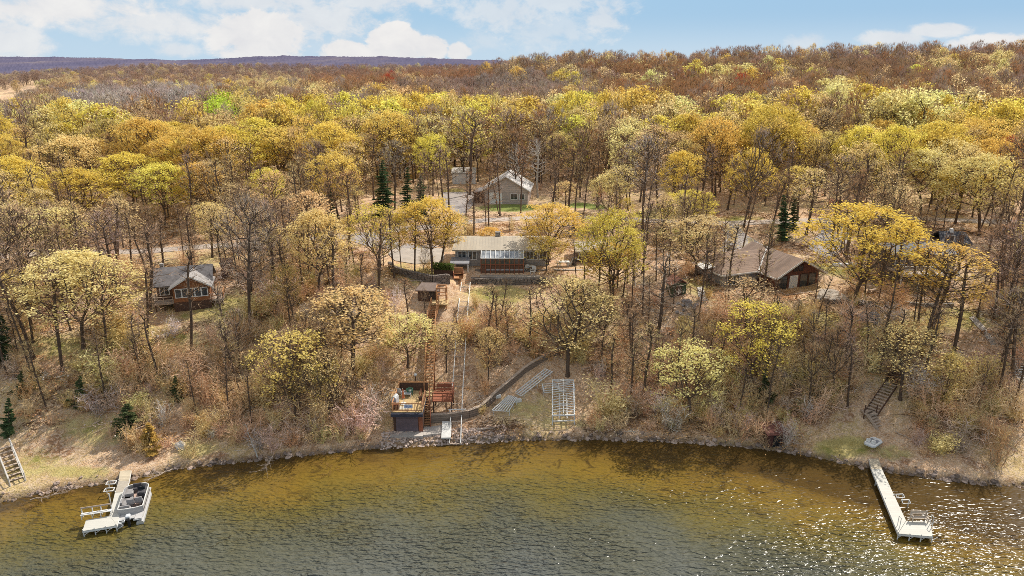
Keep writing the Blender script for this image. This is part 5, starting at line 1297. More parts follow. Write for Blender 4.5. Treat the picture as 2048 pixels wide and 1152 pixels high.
polywall('stone_wall', 'short pale stone edging under the white-edged deck', [(1800,606),(1850,612),(1905,612)], .25, .3, .5, GSTONE, cat='wall')
t = thing('garden_bench', 'weathered tan bench on the grass between golden trunks', 'bench', G(1745, 585), radians(30)); MB().box(-.8,.8,-.25,.25,.42,.47).build('seat', OLDWOOD, t); b_ = MB()
for k in range(3): b_.box(-.8,.8,.24,.28,.55+.15*k,.66+.15*k)
b_.build('backrest', OLDWOOD, t)
for a in (-.7,.7): MB().box(a-.05,a+.05,-.22,.26,-.1,.42).build('leg', OLDWOOD, t)
t = thing('upturned_boat', 'long white upturned boat lying on the grass beside the right-hand driveway', 'boat', G(1689, 531), radians(4)); mb = MB(); hull = []
for k in range(9):
    s_ = -1+2*k/8; w_ = .48*(1-abs(s_)**2.5)+.04; hull.append([(s_*1.9, -w_, 0), (s_*1.9, -w_*.7, .32), (s_*1.9, 0, .46), (s_*1.9, w_*.7, .32), (s_*1.9, w_, 0)])
for k in range(8):
    for j in range(4): mb.add([hull[k][j], hull[k+1][j], hull[k+1][j+1], hull[k][j+1]], [(0,1,2,3)])
mb.build('hull', WHITE, t, smooth_=True); MB().bar((-1.8,0,.46),(1.8,0,.46), .05, .06).build('keel', OFFWHITE, t)

# ------------------------------------------------------------------ house with the white-edged deck
Y2 = float(G(1845, 580)[1]) + 1.2
o = (float(at_y(1845,548,Y2)[0]), Y2, float(G(1845,580)[2])); t = thing('deck_house', 'dark house behind golden trees with a white-edged deck on slim posts', 'house', o, radians(3)); LM.append((1845, 545, 'the white-edged deck'))
zd = float(at_y(1845,548,Y2-1.5)[2])-o[2]; x0, x1 = float(at_y(1786,548,Y2)[0])-o[0], float(at_y(1905,548,Y2)[0])-o[0]
wallbox(t, x0+.6, x1+1.5, 1.8, 7.5, -1.5, zd+1.95, Mstripe('charcoal_siding', (.16,.13,.115), (.09,.075,.07), .2, 2))
MB().box(x0, x1, -1.5, 1.78, zd-.16, zd).build('deck', OLDWOOD, t); MB().box(x0-.04, x1+.04, -1.6, -1.502, zd-.30, zd+.06).build('deck_edge', WHITE, t)
railing(t, [(x0+.05,-1.4,zd),(x1-.05,-1.4,zd)], 1.0, OFFWHITE, 2.2)
for k in range(4): MB().box(x0+.3+(x1-x0-.6)*k/3-.06, x0+.3+(x1-x0-.6)*k/3+.06, -1.35, -1.23, -1.6, zd-.17).build('post', WHITE, t)
for k in range(3): window(t, x0+1.0+2.3*k, x0+2.4+2.3*k, zd+.4, zd+1.6, 1.8, 2)
rm = MB(); gable(rm, x0+.1, x1+2.0, 1.2, 8.0, zd+1.9, zd+2.5, 'x', .2); rf = rm.build('roof', DARKROOF, t)
Y3 = 112.
o = (float(at_y(1912,486,Y3)[0]), Y3, h1(float(at_y(1912,486,Y3)[0]), Y3)); t = thing('cottage', 'small cottage under a dark roof with a white ridge vent', 'cottage', o, radians(-8)); LM.append((1912, 475, 'the small dark roof'))
zt = float(at_y(1912,463,Y3+2)[2])-o[2]; ze_ = float(at_y(1912,487,Y3-.5)[2])-o[2]
wallbox(t, -2.0, 2.0, 0, 4.4, -.5, ze_, DARKWOOD); rm = MB(); gable(rm, -2.5, 2.5, -.4, 4.8, ze_-.1, zt, 'x', .15, .45); rf = rm.build('roof', DARKROOF, t); MB().box(-.35,.15,1.9,2.4,zt-.2,zt+.45).build('ridge_vent', WHITE, rf); window(t, -1.4,-.4,.7,1.7,0,1); d_ = wallbox(t,.3,1.1,-.05,-.004,-.3,1.7,BRWALL,'door'); MB().box(.4,.45,-.09,-.05,.7,.8).build('handle', ALU, d_)
# ------------------------------------------------------------------ boathouse with a deck for a roof
ZD = 3.3
p00, p10, p11, p01 = (Vector(at_z(*q, ZD)) for q in ((784,823),(845,823),(846,781),(786,781)))
bc = Vector(((p00.x+p10.x)/2, p00.y, .75)); t = thing('boathouse', 'boathouse set into the bank with a tan roof deck and purple-brown door', 'boathouse', bc); LM.append((815, 815, 'the boathouse deck'))
wx_ = (p10.x-p00.x)/2; dy_ = p11.y-p00.y; zd = ZD-.75
wallbox(t, -wx_+.05, wx_-.05, .15, dy_, -.6, zd-.30, DARKWOOD)
MB().box(-wx_-.05, wx_+.05, -.12, dy_, zd-.297, zd-.09).build('fascia', BLUEDARK, t)
MB().box(-wx_-.08, wx_+.08, -.55, -.123, zd-.40, zd-.06).build('eave', BLUEDARK, t)
MB().box(-wx_, wx_, -.1, dy_, zd-.088, zd).build('deck', TANDECK, t)
MB().box(-wx_+.35, wx_-.55, .08, .147, -.1, zd-.45).build('garage_door', GDOOR, t)
MB().box(wx_-.5, wx_-.08, .06, .147, -.3, zd-.32).build('corner_panel', REDWOOD, t)
MB().box(-wx_, wx_, dy_+.003, dy_+.2, -.3, zd+1.0).build('back_wall', DARKWOOD, t); MB().box(-wx_-.04, wx_+.04, dy_-.05, dy_+.25, zd+1.003, zd+1.09).build('back_rail', ORWOOD, t)
railing(t, [(-wx_+.05,0,zd),(wx_-.05,0,zd)], 1.0, ORWOOD, 1.3, .16)
railing(t, [(-wx_+.05,.1,zd),(-wx_+.05,dy_-.1,zd)], 1.0, ORWOOD, 1.4); railing(t, [(wx_-.05,.1,zd),(wx_-.05,dy_*.62,zd)], 1.0, WOOD, 1.2)
lamp_ = MB().box(wx_-.36,wx_-.22,-.02,.058,zd-.62,zd-.46).build('lamp', OFFWHITE, t)
# little blue and white sign hung on the rail
SIGN = M('sign_blue', (.55,.62,.78), .6, .15, 6)
sg = thing('sign', 'small pale blue sign hung on the front railing of the boathouse deck', 'sign', bc+Vector((.15,-.09,zd+.45)))
MB().box(-.48,.48,-.03,0,0,.46).build('board', WHITE, sg); MB().box(-.44,.44,-.04,-.032,.04,.42).build('panel', SIGN, sg)
mk = MB()
for a, b, c, d in ((-.34,-.30,.12,.34),(-.30,-.16,.30,.34),(-.2,-.16,.12,.34),(-.06,-.02,.12,.34),(-.02,.10,.12,.16),(.16,.2,.12,.34),(.2,.34,.21,.25),(.3,.34,.12,.34)): mk.box(a,b,-.047,-.042,c,d)
mk.build('mark', M('sign_navy', (.05,.08,.28), .6), sg)
# things on the deck
def dp(px, py): p = Vector(at_z(px, py, ZD)); p.z = ZD; return p
garden_chair(dp(803,791), radians(150), 'pale grey garden chair by the back wall of the boathouse deck', GREYPL)
garden_chair(dp(820,789), radians(190), 'green garden chair with pale cushion on the boathouse deck', GREENPL)
cu = MB().box(-.27,.27,-.28,.24,.443,.52).build('cushion', OFFWHITE, bpy.data.objects[[o.name for o in bpy.data.objects if o.get('label','').startswith('green garden chair')][0]])
t = thing('low_table', 'grey low table between the two chairs on the boathouse deck', 'table', dp(813,793)); MB().box(-.55,.55,-.3,.3,.38,.44).build('tabletop', GREYPL, t)
for a in (-.48,.48):
    for b in (-.24,.24): MB().box(a-.03,a+.03,b-.03,b+.03,0,.38).build('leg', GREYPL, t)
t = thing('barbecue', 'grey covered barbecue at the left rail of the boathouse deck', 'barbecue', dp(791,808), radians(80)); MB().box(-.5,.5,-.28,.28,.05,.85).build('cover', M('grey_cover', (.42,.42,.44), .8, .15, 4), t); MB().tube((-.45,0,.86),(.45,0,.86),.24,n=10).build('lid', GREYPL, t)
for a in (-.42,.42): MB().tube((a,-.3,.1),(a,-.24,.1),.1).build('wheel', BLACK, t)
t = thing('firewood_box', 'dark box of kindling at the front left corner of the boathouse deck', 'box', dp(792,817)); MB().box(-.34,.34,-.28,.28,.002,.5).build('crate', DARKWOOD, t)
mb = MB()
for k in range(9): mb.tube((-.3,-.22+.055*k,.52+.03*(k%3)),(.3,-.2+.055*k,.53+.03*((k+1)%3)),.05,n=6)
mb.build('log', REDWOOD, t)
t = thing('umbrella', 'folded orange umbrella standing in its base on the boathouse deck', 'umbrella', dp(807,808)); MB().tube((0,0,.09),(0,0,1.9),.03).build('pole', OFFWHITE, t); MB().tube((0,0,.75),(0,0,1.85),.17,.04,9).build('canopy', M('orange_cloth', (.55,.17,.07), .85, .2, 5), t); MB().tube((0,0,0),(0,0,.09),.34,n=14).build('base', OFFWHITE, t)
t = thing('doormat', 'pale worn mat on the boathouse deck boards', 'mat', dp(808,816)); MB().box(-.6,.6,-.35,.35,.003,.02).build('mat', M('pale_mat', (.55,.52,.44), .95, .3, 5), t)
t = thing('planter', 'dark planter with bare stems by the deck rail next to the stairs', 'planter', dp(841,800)); MB().tube((0,0,0),(0,0,.4),.19,.25,10).build('pot', DARKWOOD, t); sm_ = MB()
for k in range(9): sm_.tube((0,0,.38),(.25*cos(k*2.1),.25*sin(k*1.7),1.0),.015,n=4)
sm_.build('stem', REDWOOD, t)
t = thing('lamp_post', 'white globe lamp on a short dark post behind the boathouse deck', 'lamp', G(832, 777)); MB().tube((0,0,-.2),(0,0,1.6),.05).build('post', DARKWOOD, t); MB().ball((0,0,1.75),.2,.2,.2,1,0,12,8).build('globe', WHITE, t, smooth_=True)
# concrete in front
def pad(name, quad, z, mat, th=.5):
    mb = MB(); mb.slab([(*at_z(a, b, z)[:2], z) for a, b in quad], th); o = mb.build(name, mat); o['kind'] = 'structure'; fixn(o); return o
CPAD = Mstripe('pad_concrete', (.46,.41,.36), (.26,.22,.19), 1.35, 0, .9, .02)
pad('concrete_apron', [(780,873),(846,872),(846,862),(783,862)], .78, CPAD); pad('concrete_apron', [(846.5,870),(886,866),(893,848),(846.5,851)], .80, CPAD)
t = thing('concrete_slab', 'tilted pale concrete slab lying beside the foot of the rail track', 'slab', Vector(at_z(893,860,.9)), radians(3)); sb = MB().box(-.52,.52,-1.5,1.6,-.12,.08).build('slab', M('white_concrete', (.62,.60,.56), .9, .2, 2), t); sb.rotation_euler = (radians(6),0,0)

# ------------------------------------------------------------------ long wooden stairs
f0 = Vector(at_z(853,853,.85)); l0 = Vector(at_z(851,792,ZD)); f1 = Vector(at_z(857,786,ZD)); h_ = G(864,640); u1 = Vector(h_)+Vector((0,0,.45))
t = thing('staircase', 'long red-brown wooden staircase climbing the bank beside the boathouse', 'staircase', f0); LM.append((857, 700, 'the wooden stairs'))
flight(t, f0, l0, .85, ORWOOD, REDWOOD, .19, .95, REDWOOD)
mb = MB(); c = loc(t, l0); mb.box(c.x-.62, c.x+.85, c.y-.02, c.y+1.5, c.z-.12, c.z+.0); mb.build('landing', TANDECK, t)
mid = Vector(at_y(860,702, (f1.y+u1.y)/2+.2)); 
f1 = Vector((f1.x, l0.y+1.2, ZD)); flight(t, f1, u1, .95, ORWOOD, ORWOOD, .19, .95, ORWOOD)
pm = MB()
for k in range(1, 8):
    p = f1+(u1-f1)*k/8
    for s_ in (-.55,.55):
        q = loc(t, p+Vector((s_,0,-.2))); zz = h1(p.x+s_, p.y)-t.location.z-.3
        if zz < q.z: pm.bar((q.x,q.y,zz), q, .1)
pm.build('post', REDWOOD, t)
# head of the stairs: framed landing tower
hh = Vector(G(884, 612)); c = loc(t, hh); zt_ = c.z+.6
mb = MB(); mb.box(c.x-1.4, c.x+.9, c.y-1.2, c.y+.9, zt_-.12, zt_); mb.build('upper_landing', TANDECK, t)
fr_ = MB()
for a in (-.62,.62):
    for b in (-.6,.7): fr_.bar((c.x+a,c.y+b,c.z-.8),(c.x+a,c.y+b,zt_+2.1), .13)
for b in (-.6,.7): fr_.bar((c.x-.66,c.y+b,zt_+2.05),(c.x+.66,c.y+b,zt_+2.05), .12); fr_.bar((c.x-.62,c.y+b,zt_+1.0),(c.x+.62,c.y+b,zt_+1.0), .09)
for a in (-.62,.62): fr_.bar((c.x+a,c.y-.6,zt_+2.05),(c.x+a,c.y+.7,zt_+2.05), .12); fr_.bar((c.x+a,c.y-.6,zt_+1.0),(c.x+a,c.y+.7,zt_+1.0), .09)
fr_.build('arch', ORWOOD, t)
flight(t, u1, Vector((hh.x-.75, hh.y-1.1, t.location.z+zt_)), .95, ORWOOD, ORWOOD, .19, .9, ORWOOD)
# small side deck right of the landing
q = [Vector(at_z(*p_, ZD)) for p_ in ((863,805),(905,803),(903,781),(866,782))]; cc = sum(q, Vector())/4
t = thing('side_deck', 'small red-brown railed deck standing on posts right of the wooden stairs', 'deck', (cc.x, cc.y, ZD)); a = [loc(t, p_) for p_ in q]
x0, x1, y0, y1 = a[0].x, a[1].x, a[0].y+.4, a[2].y
MB().box(x0,x1,y0,y1,-.14,0).build('floor', REDWOOD, t); railing(t, [(x0+.1,y0+.05,0),(x1-.05,y0+.05,0),(x1-.05,y1-.05,0),(x0+.1,y1-.05,0)], 1.0, REDWOOD, 1.1)
bb = MB().box(x0+.3,x1-.3,y1-.6,y1-.2,.40,.46).build('bench_seat', REDWOOD, t); MB().box(x0+.3,x1-.3,y1-.2,y1-.14,.5,.95).build('bench_back', REDWOOD, t)
for xx in (x0+.15, x1-.15):
    for yy in (y0+.15, y1-.15): MB().bar((xx,yy,-3.0),(xx,yy,-.14), .13).build('post', DARKWOOD, t)
# ------------------------------------------------------------------ white rail track
pts = [(910,886,.25),(912,850,None),(914,815,None),(916,780,None),(920,720,None),(923,670,None),(927,620,None),(932,572,None)]
t = thing('rail_track', 'pair of long white rails with cross ties running down the bank into the lake', 'rail track', Vector(at_z(910,886,0))); LM.append((920, 700, 'the white rail track'))
C_ = []
for px, py, z in pts:
    p = Vector(at_z(px,py,z)) if z is not None else Vector(G(px,py))+Vector((0,0,.55)); C_.append(p)
gw = .62
for s_ in (-1,1):
    mb = MB()
    for a, b in zip(C_[:-1], C_[1:]): mb.bar(loc(t,a)+Vector((s_*gw,0,0)), loc(t,b)+Vector((s_*gw,0,0)), .10, .13)
    mb.build('rail', OFFWHITE, t)
tie = None; tot = 0
for a, b in zip(C_[:-1], C_[1:]):
    n = max(1, int((b-a).length/1.5))
    for k in range(n):
        p = loc(t, a+(b-a)*k/n)
        if tie is None: ob = MB().box(-gw-.1,gw+.1,-.05,.05,-.14,-.07).build('tie', OLDWOOD, t); tie = ob.data
        else: ob = link(bpy.data.objects.new('tie', tie), t)
        ob.location = p
        if tot % 2 == 0:
            for s_ in (-gw, gw): MB().bar((p.x+s_,p.y,p.z-1.3),(p.x+s_,p.y,p.z-.06), .07).build('post', OLDWOOD, t)
        tot += 1
wt = thing('rail_gantry', 'white pipe crossbar on two posts over the rail track at the timber wall', 'frame', G(913,838)); MB().bar((-.9,0,1.2),(1.1,0,1.25),.08).build('crossbar', WHITE, wt)
for s_ in (-.75,.75): MB().bar((s_,0,-.4),(s_,0,1.2),.07).build('post', WHITE, wt)
# ------------------------------------------------------------------ curved timber retaining wall
polywall('retaining_wall', 'long curved grey timber retaining wall climbing the bank behind the boat lift', [(862,845),(900,842),(938,836),(962,826),(985,803),(1012,778),(1050,745),(1090,720),(1130,702),(1172,680)], .95, .55, .28, TIMBER, OLDWOOD); LM.append((1060, 745, 'the curved timber wall'))
# ------------------------------------------------------------------ boat lift frame and stacked dock frames
def P4(q): return [Vector(at_z(a,b,z)) for a,b,z in q]
A = P4([(1105,831,1.9),(1149,830,1.9),(1147,760,3.3),(1105,760,3.3)]); t = thing('boat_lift', 'white boat lift frame with many cross bars parked on the grass', 'boat lift', (A[0].x,A[0].y,h1(A[0].x,A[0].y))); LM.append((1127, 800, 'the white boat lift'))
A = [loc(t, p) for p in A]; fr_ = MB()
for a, b in ((0,1),(1,2),(2,3),(3,0)): fr_.bar(A[a],A[b], .13)
fr_.build('frame', ALU, t); lerp = lambda a,b,k: a+(b-a)*k
n_ = 14; cb = MB()
for k in range(1, n_): 
    p, q = lerp(A[0],A[3],k/n_), lerp(A[1],A[2],k/n_); m_ = (p+q)/2+Vector((0,0,.22)); cb.bar(p,m_,.055); cb.bar(m_,q,.055)
cb.build('cross_bar', ALU, t)
rb = MB(); m0, m1 = (A[0]+A[1])/2+Vector((0,0,.24)), (A[2]+A[3])/2+Vector((0,0,.24)); rb.bar(m0,m1,.07); rb.build('ridge_bar', ALU, t)
for f_ in (.33,.67):
    p, q = lerp(A[0],A[1],f_), lerp(lerp(A[0],A[3],.66),lerp(A[1],A[2],.66),f_); MB().bar(p-Vector((0,0,.35)),q-Vector((0,0,.35)),.12,.10).build('bunk', OFFWHITE, t)
for i in range(4):
    for f_ in ((0,) if i in (1,2) else (0,)):
        p = A[i]; w_ = p+Vector(t.location); MB().bar((p.x,p.y,h1(w_.x,w_.y)-t.location.z-.15), p, .09).build('leg', ALU, t)
for f_ in (.36,.7):
    for a, b in ((0,3),(1,2)):
        p = lerp(A[a],A[b],f_); w_ = p+Vector(t.location); MB().bar((p.x,p.y,h1(w_.x,w_.y)-t.location.z-.15), p, .08).build('leg', ALU, t)
lb_ = MB()
for f_ in (.05,.5,.95): lb_.bar(lerp(A[0],A[3],f_)-Vector((0,0,.95)), lerp(A[1],A[2],f_)-Vector((0,0,.95)), .10)
lb_.build('cradle_beam', ALU, t)
def rack(label, q, lift, nlong, ncross, legs=.0, name='stacked_dock_section', wleg=True):
    B = []
    for a, b in q: g = Vector(G(a,b)); B.append(Vector((g.x,g.y,g.z+lift)))
    t = thing(name, label, 'dock section', (B[0].x,B[0].y,B[0].z-lift)); B = [loc(t,p) for p in B]; mb = MB()
    for k in range(nlong): mb.bar(lerp(B[0],B[1],k/(nlong-1)), lerp(B[3],B[2],k/(nlong-1)), .09)
    mb.build('long_bar', ALU, t); mb = MB()
    for k in range(ncross+1): mb.bar(lerp(B[0],B[3],k/ncross)-Vector((0,0,.06)), lerp(B[1],B[2],k/ncross)-Vector((0,0,.06)), .06)
    mb.build('cross_bar', ALU, t)
    for k in (.08,.5,.92):
        for s_ in (0,1):
            p = lerp(B[0],B[3],k) if s_ == 0 else lerp(B[1],B[2],k); w_ = p+Vector(t.location); MB().bar((p.x,p.y,h1(w_.x,w_.y)-t.location.z-.1), p, .06).build('leg', ALU, t)
    return t
rack('long aluminium dock frame lying up the slope beside the curved timber wall', [(1031,794),(1043,800),(1105,752),(1091,746)], .55, 4, 6); LM.append((1068, 768, 'the long dock frame'))
rack('wide stack of aluminium dock frames low on the grass below the timber wall', [(985,833),(1018,835),(1034,808),(1018,803)], .8, 7, 2)
rack('short dock frame sticking out from under the boat lift', [(1088,796),(1150,792),(1147,776),(1084,780)], .75, 3, 4)
t = thing('log', 'bare grey log lying on the rocks below the dock frames', 'log', G(975, 861), radians(8)); MB().tube((-1.2,0,.16),(1.2,.1,.2),.15,.11,9).build('log', OLDWOOD, t)
for px, py, s_, lb in ((1036,803,.4,'pale concrete block at the foot of the long dock frame'),(994,795,.45,'white box standing against the timber wall')):
    t = thing('block', lb, 'block', G(px,py), .3); MB().box(-s_,s_,-.22,.22,-.05,.35).build('block', OFFWHITE, t, bevel=.04)

# ------------------------------------------------------------------ docks
def dock(label, quads, zs, mats, name='dock', labels=None, legs=()):
    c = Vector(at_z(*quads[0][0], zs)); t = thing(name, label, 'dock', (c.x,c.y,0)); rim = MB()
    for i, (q, m_) in enumerate(zip(quads, mats)):
        mb = MB(); B = [loc(t, (*at_z(a,b,zs)[:2], zs)) for a,b in q]; mb.slab(B, .07); o = mb.build('deck', m_, t); fixn(o)
        if labels and labels[i]: o['label'] = labels[i]
        for a, b in zip(B, B[1:]+B[:1]): rim.bar(a-Vector((0,0,.14)), b-Vector((0,0,.14)), .06, .13)
    rim.build('edge_frame', ALU, t)
    for a, b in legs:
        p = loc(t, (*at_z(a,b,zs)[:2], zs)); MB().tube((p.x,p.y,-1.4),(p.x,p.y,zs+.12),.045).build('leg', OFFWHITE, t)
        MB().bar((p.x,p.y,.15),(p.x+.5,p.y+.02,zs-.14),.04).build('brace', OFFWHITE, t)
    return t
dock('pale L-shaped dock on the left with the pontoon boat tied to it', [[(237,962),(258,961),(262,940),(240,942)],[(230,985),(251,983),(258,961.5),(237,962.5)],[(219,1031),(234,1050),(251,983.5),(230,985.5)],[(165,1062),(234,1050.5),(219,1031.5),(172,1040)]], .65, [DOCKT, M('grey_brown_dock', (.42,.37,.30), .85, .2, 3), DOCKW, DOCKW], labels=['weathered tan shore section','darker grey-brown section',None,None],  # second deck section is a darker grey-brown
     legs=((166,1061),(189,1057),(211,1054),(232,1050),(222,1031),(231,985),(238,961),(250,985)))
LM.append((215, 1000, 'the left dock'))
t = thing('dock_bench', 'long white bench with open back along the left dock platform', 'bench', (*at_z(194,1034,.65)[:2], .65), atan2(*(Vector(at_z(216,1031,.65))-Vector(at_z(171,1038,.65))).yx)); W_ = 1.25
MB().box(-W_,W_,-.1,.28,.42,.47).build('seat', OFFWHITE, t); b_ = MB(); b_.bar((-W_,.3,.95),(W_,.3,.95),.05,.14); b_.build('backrest', OLDWOOD, t)
for a in (-W_+.05,-.35,.35,W_-.05): MB().bar((a,.32,0),(a,.32,1.0),.07).build('post', OFFWHITE, t); MB().bar((a,-.05,0),(a,-.05,.42),.06).build('leg', OFFWHITE, t)
for (a,b), lb in (((223,967),'upper white boarding rack on the shore end of the left dock'),((219,981),'lower white boarding rack on the shore end of the left dock')):
    t = thing('boarding_rack', lb, 'rack', (*at_z(a,b,.5)[:2], .5), radians(10)); mb = MB(); mb.bar((-.42,-.28,.1),(.42,-.28,.1),.07); mb.bar((-.42,.28,.1),(.42,.28,.1),.07); mb.bar((-.42,-.28,.1),(-.42,.28,.1),.06); mb.bar((.4,-.28,.1),(.4,.28,.1),.06); mb.build('frame', OFFWHITE, t)
    for s_ in (-.38,.36): MB().bar((s_,.26,-1.6),(s_,.26,.14),.06).build('leg', OFFWHITE, t)
t = thing('mooring_post', 'thin white mooring post at the middle of the left dock', 'post', (*at_z(221,1004,.65)[:2], .6)); MB().tube((0,0,-1.9),(0,0,1.0),.05).build('post', OFFWHITE, t)
dock('pale L-shaped dock on the right with a tan bench at its end', [[(1743,938),(1764,938),(1757,917),(1738,917)],[(1796,1066),(1812,1041),(1764,938.5),(1743,938.5)],[(1796.5,1067),(1866,1073),(1859,1042),(1812.5,1041.5)]], .65, [DOCKT, DOCKW, DOCKW], labels=['weathered tan shore section',None,None], legs=((1797,1066),(1820,1069),(1843,1071),(1865,1072),(1858,1043),(1771,997),(1752,960),(1788,990)))
LM.append((1785, 1000, 'the right dock'))
ang = atan2(*(Vector(at_z(1858,1042,.65))-Vector(at_z(1814,1041,.65))).yx)
t = thing('dock_bench', 'tan slatted bench on the platform of the right dock', 'bench', (*at_z(1838,1043,.65)[:2], .65), ang); sm_ = MB(); bm_ = MB()
for k in range(4): sm_.box(-.75,.75,-.2+.11*k,-.11+.11*k,.42,.46)
for k in range(3): bm_.box(-.75,.75,.25,.28,.56+.14*k,.66+.14*k)
BENCHW = M('bench_tan', (.52,.43,.34), .8, .2, 4); sm_.build('seat', BENCHW, t); bm_.build('backrest', BENCHW, t)
for a in (-.68,.68): MB().bar((a,.27,0),(a,.27,1.0),.07).build('leg', BENCHW, t); MB().bar((a,-.16,0),(a,-.16,.42),.07).build('leg', BENCHW, t); MB().bar((a,-.2,.63),(a,.28,.65),.06).build('armrest', BENCHW, t)
t = thing('swim_ladder', 'pair of white step frames hanging on the right dock walkway', 'ladder', (*at_z(1797,993,.5)[:2], .5), radians(5))
for dy2 in (0,-.9):
    mb = MB(); mb.bar((-.35,dy2,.25),(.4,dy2,.25),.07); mb.bar((-.3,dy2-.28,.05),(.45,dy2-.28,.05),.06); mb.bar((.42,dy2,.25),(.42,dy2-.28,.05),.06); mb.bar((-.32,dy2,.25),(-.32,dy2-.28,.05),.06); mb.bar((.42,dy2,-1.2),(.42,dy2,.25),.06); mb.build('frame', OFFWHITE, t)
for (a,b), lb in (((1796,1052),'white grab post at the outer corner of the right dock'),((1861,1050),'white grab post behind the bench of the right dock')):
    t = thing('dock_post', lb, 'post', (*at_z(a,b,.65)[:2], .65)); mb = MB(); mb.bar((0,-.25,0),(0,-.25,1.0),.04); mb.bar((0,.1,0),(0,.1,1.0),.04); mb.bar((0,-.25,1.0),(0,.1,1.0),.04); mb.build('hoop', OFFWHITE, t)

# ------------------------------------------------------------------ pontoon boat
S_ = Vector(at_z(257,1034,.75)); B_ = Vector(at_z(276,974,.75)); d = B_-S_; Lb = d.length; an = atan2(-d.x, d.y)
t = thing('pontoon_boat', 'white pontoon boat with grey seats and tan floor tied beside the left dock', 'boat', ((S_.x+B_.x)/2+.05,(S_.y+B_.y)/2,0), an); LM.append((268, 1005, 'the pontoon boat'))
hl = Lb/2-.05; hw = 1.03
BW = M('boat_white', (.52,.50,.48), .5, .15, 3)
TUBE = M('pontoon_alu', (.66,.67,.69), .35, .1, 3, metal=.5)
for s_ in (-1,1):
    mb = MB(); mb.tube((s_*.85,-hl-.35,.08),(s_*.85,hl-.5,.08),.32,n=12); mb.tube((s_*.85,hl-.5,.08),(s_*.85,hl+.15,.22),.32,.08,12); mb.build('pontoon', TUBE, t, smooth_=False)
MB().box(-hw-.06,hw+.06,-hl,hl,.44,.56).build('deck', BW, t); MB().box(-hw+.1,hw-.1,-hl+.9,hl-.12,.563,.575).build('floor', BOATFL, t)
def ring(z0_, z1_, inset, th, y_s):
    o = []; w_ = hw-inset; rr = .62; yb = hl-inset-.02
    o += [(-w_, y_s)]; o += [(-w_, yb-rr)]
    for k in range(1,7): a = pi-(pi/2)*k/6; o.append((-w_+rr+rr*cos(a), yb-rr+rr*sin(a)))
    for k in range(0,7): a = pi/2-(pi/2)*k/6; o.append((w_-rr+rr*cos(a), yb-rr+rr*sin(a)))
    o += [(w_, y_s)]; return o
R_ = ring(0,1,0,.05,-hl+.85); mb = MB(); cap = MB()
R_ = R_+[(hw-.55,-hl+.72),(-hw+.55,-hl+.72)]
for i, a in enumerate(R_):
    b = R_[(i+1) % len(R_)]; mb.bar((a[0],a[1],.85),(b[0],b[1],.85),.05,.56); cap.bar((a[0],a[1],1.15),(b[0],b[1],1.15),.08,.06)
mb.build('fence_panel', M('pearl_panel', (.40,.385,.375), .45, .06, 2), t); cap.build('rail', OFFWHITE, t)
st = MB(); st.bar((-hw-.03,-hl+.9,.70),(-hw-.03,hl-.6,.70),.02,.14); st.bar((hw+.03,-hl+.9,.70),(hw+.03,hl-.6,.70),.02,.14); st.build('dark_stripe', CHAR, t)
def couch(x0,x1,y0,y1,bx, name, mc=SEATGR, mb_=BW):
    s_ = MB().box(x0,x1,y0,y1,.58,.92).build(name, mb_, t, bevel=.04); MB().box(x0+.03,x1-.03,y0+.03,y1-.03,.925,1.0).build('cushion', mc, s_)
    k = .12
    if bx == 'l': MB().box(x0-.02,x0+k,y0,y1,1.003,1.28).build('backrest', mc, s_)
    if bx == 'r': MB().box(x1-k,x1+.02,y0,y1,1.003,1.28).build('backrest', mc, s_)
    if bx == 'f': MB().box(x0,x1,y1-k,y1+.02,1.003,1.3).build('backrest', mc, s_)
    if bx == 'b': MB().box(x0,x1,y0-.02,y0+k,1.003,1.3).build('backrest', mc, s_)
couch(-hw+.1,-hw+.72,hl-2.1,hl-.45,'l','bow_lounge'); couch(hw-.72,hw-.1,hl-1.9,hl-.45,'r','bow_lounge',CHAR)
couch(-.36,.36,hl-.62,hl-.12,'f','bow_seat',CHAR,CHAR); couch(-hw+.1,-hw+.95,-hl+2.55,-hl+3.1,'f','side_seat'); couch(-hw+.1,-.1,-hl+1.0,-hl+1.6,'b','stern_bench'); couch(-hw+.1,-hw+.7,-hl+1.65,-hl+2.5,'l','side_seat')
cs = MB().box(hw-.75,hw-.12,-hl+2.75,-hl+3.4,.58,1.35).build('console', CHAR, t, bevel=.05); ws = MB(); ws.slab([(hw-.75,-hl+3.4,1.35),(hw-.12,-hl+3.4,1.35),(hw-.12,-hl+3.25,1.7),(hw-.75,-hl+3.25,1.7)], .02); ws.build('windscreen', GLASS, cs)
sw_ = MB()
for k in range(10): a, b = 2*pi*k/10, 2*pi*(k+1)/10; sw_.bar((hw-.45+.18*cos(a),-hl+2.7,1.25+.18*sin(a)),(hw-.45+.18*cos(b),-hl+2.7,1.25+.18*sin(b)),.03)
sw_.build('steering_wheel', BLACK, cs)
for x_, y_ in ((hw-.48,-hl+2.1),(hw-1.15,-hl+1.95)):
    s_ = MB().box(x_-.3,x_+.3,y_-.28,y_+.28,.82,.98).build('captain_chair', SEATGR if x_ > .5 else CHAR, t, bevel=.05); MB().box(x_-.29,x_+.29,y_-.36,y_-.22,.983,1.5).build('backrest', SEATGR, s_); MB().tube((x_,y_,.56),(x_,y_,.82),.08).build('pedestal', ALU, s_)
sp_ = MB(); sp_.bar((-hw,-hl-.3,.5),(-hw,-hl+.8,.5),.08); sp_.bar((-.4,-hl-.3,.5),(-.4,-hl+.1,.5),.07); sp_.bar((hw,-hl-.3,.5),(hw,-hl+.8,.5),.08); sp_.bar((-hw,-hl-.3,.5),(-.35,-hl-.3,.5),.07); sp_.bar((.35,-hl-.3,.5),(hw,-hl-.3,.5),.07); sp_.bar((-hw,-hl-.05,.52),(-.4,-hl-.05,.52),.06)
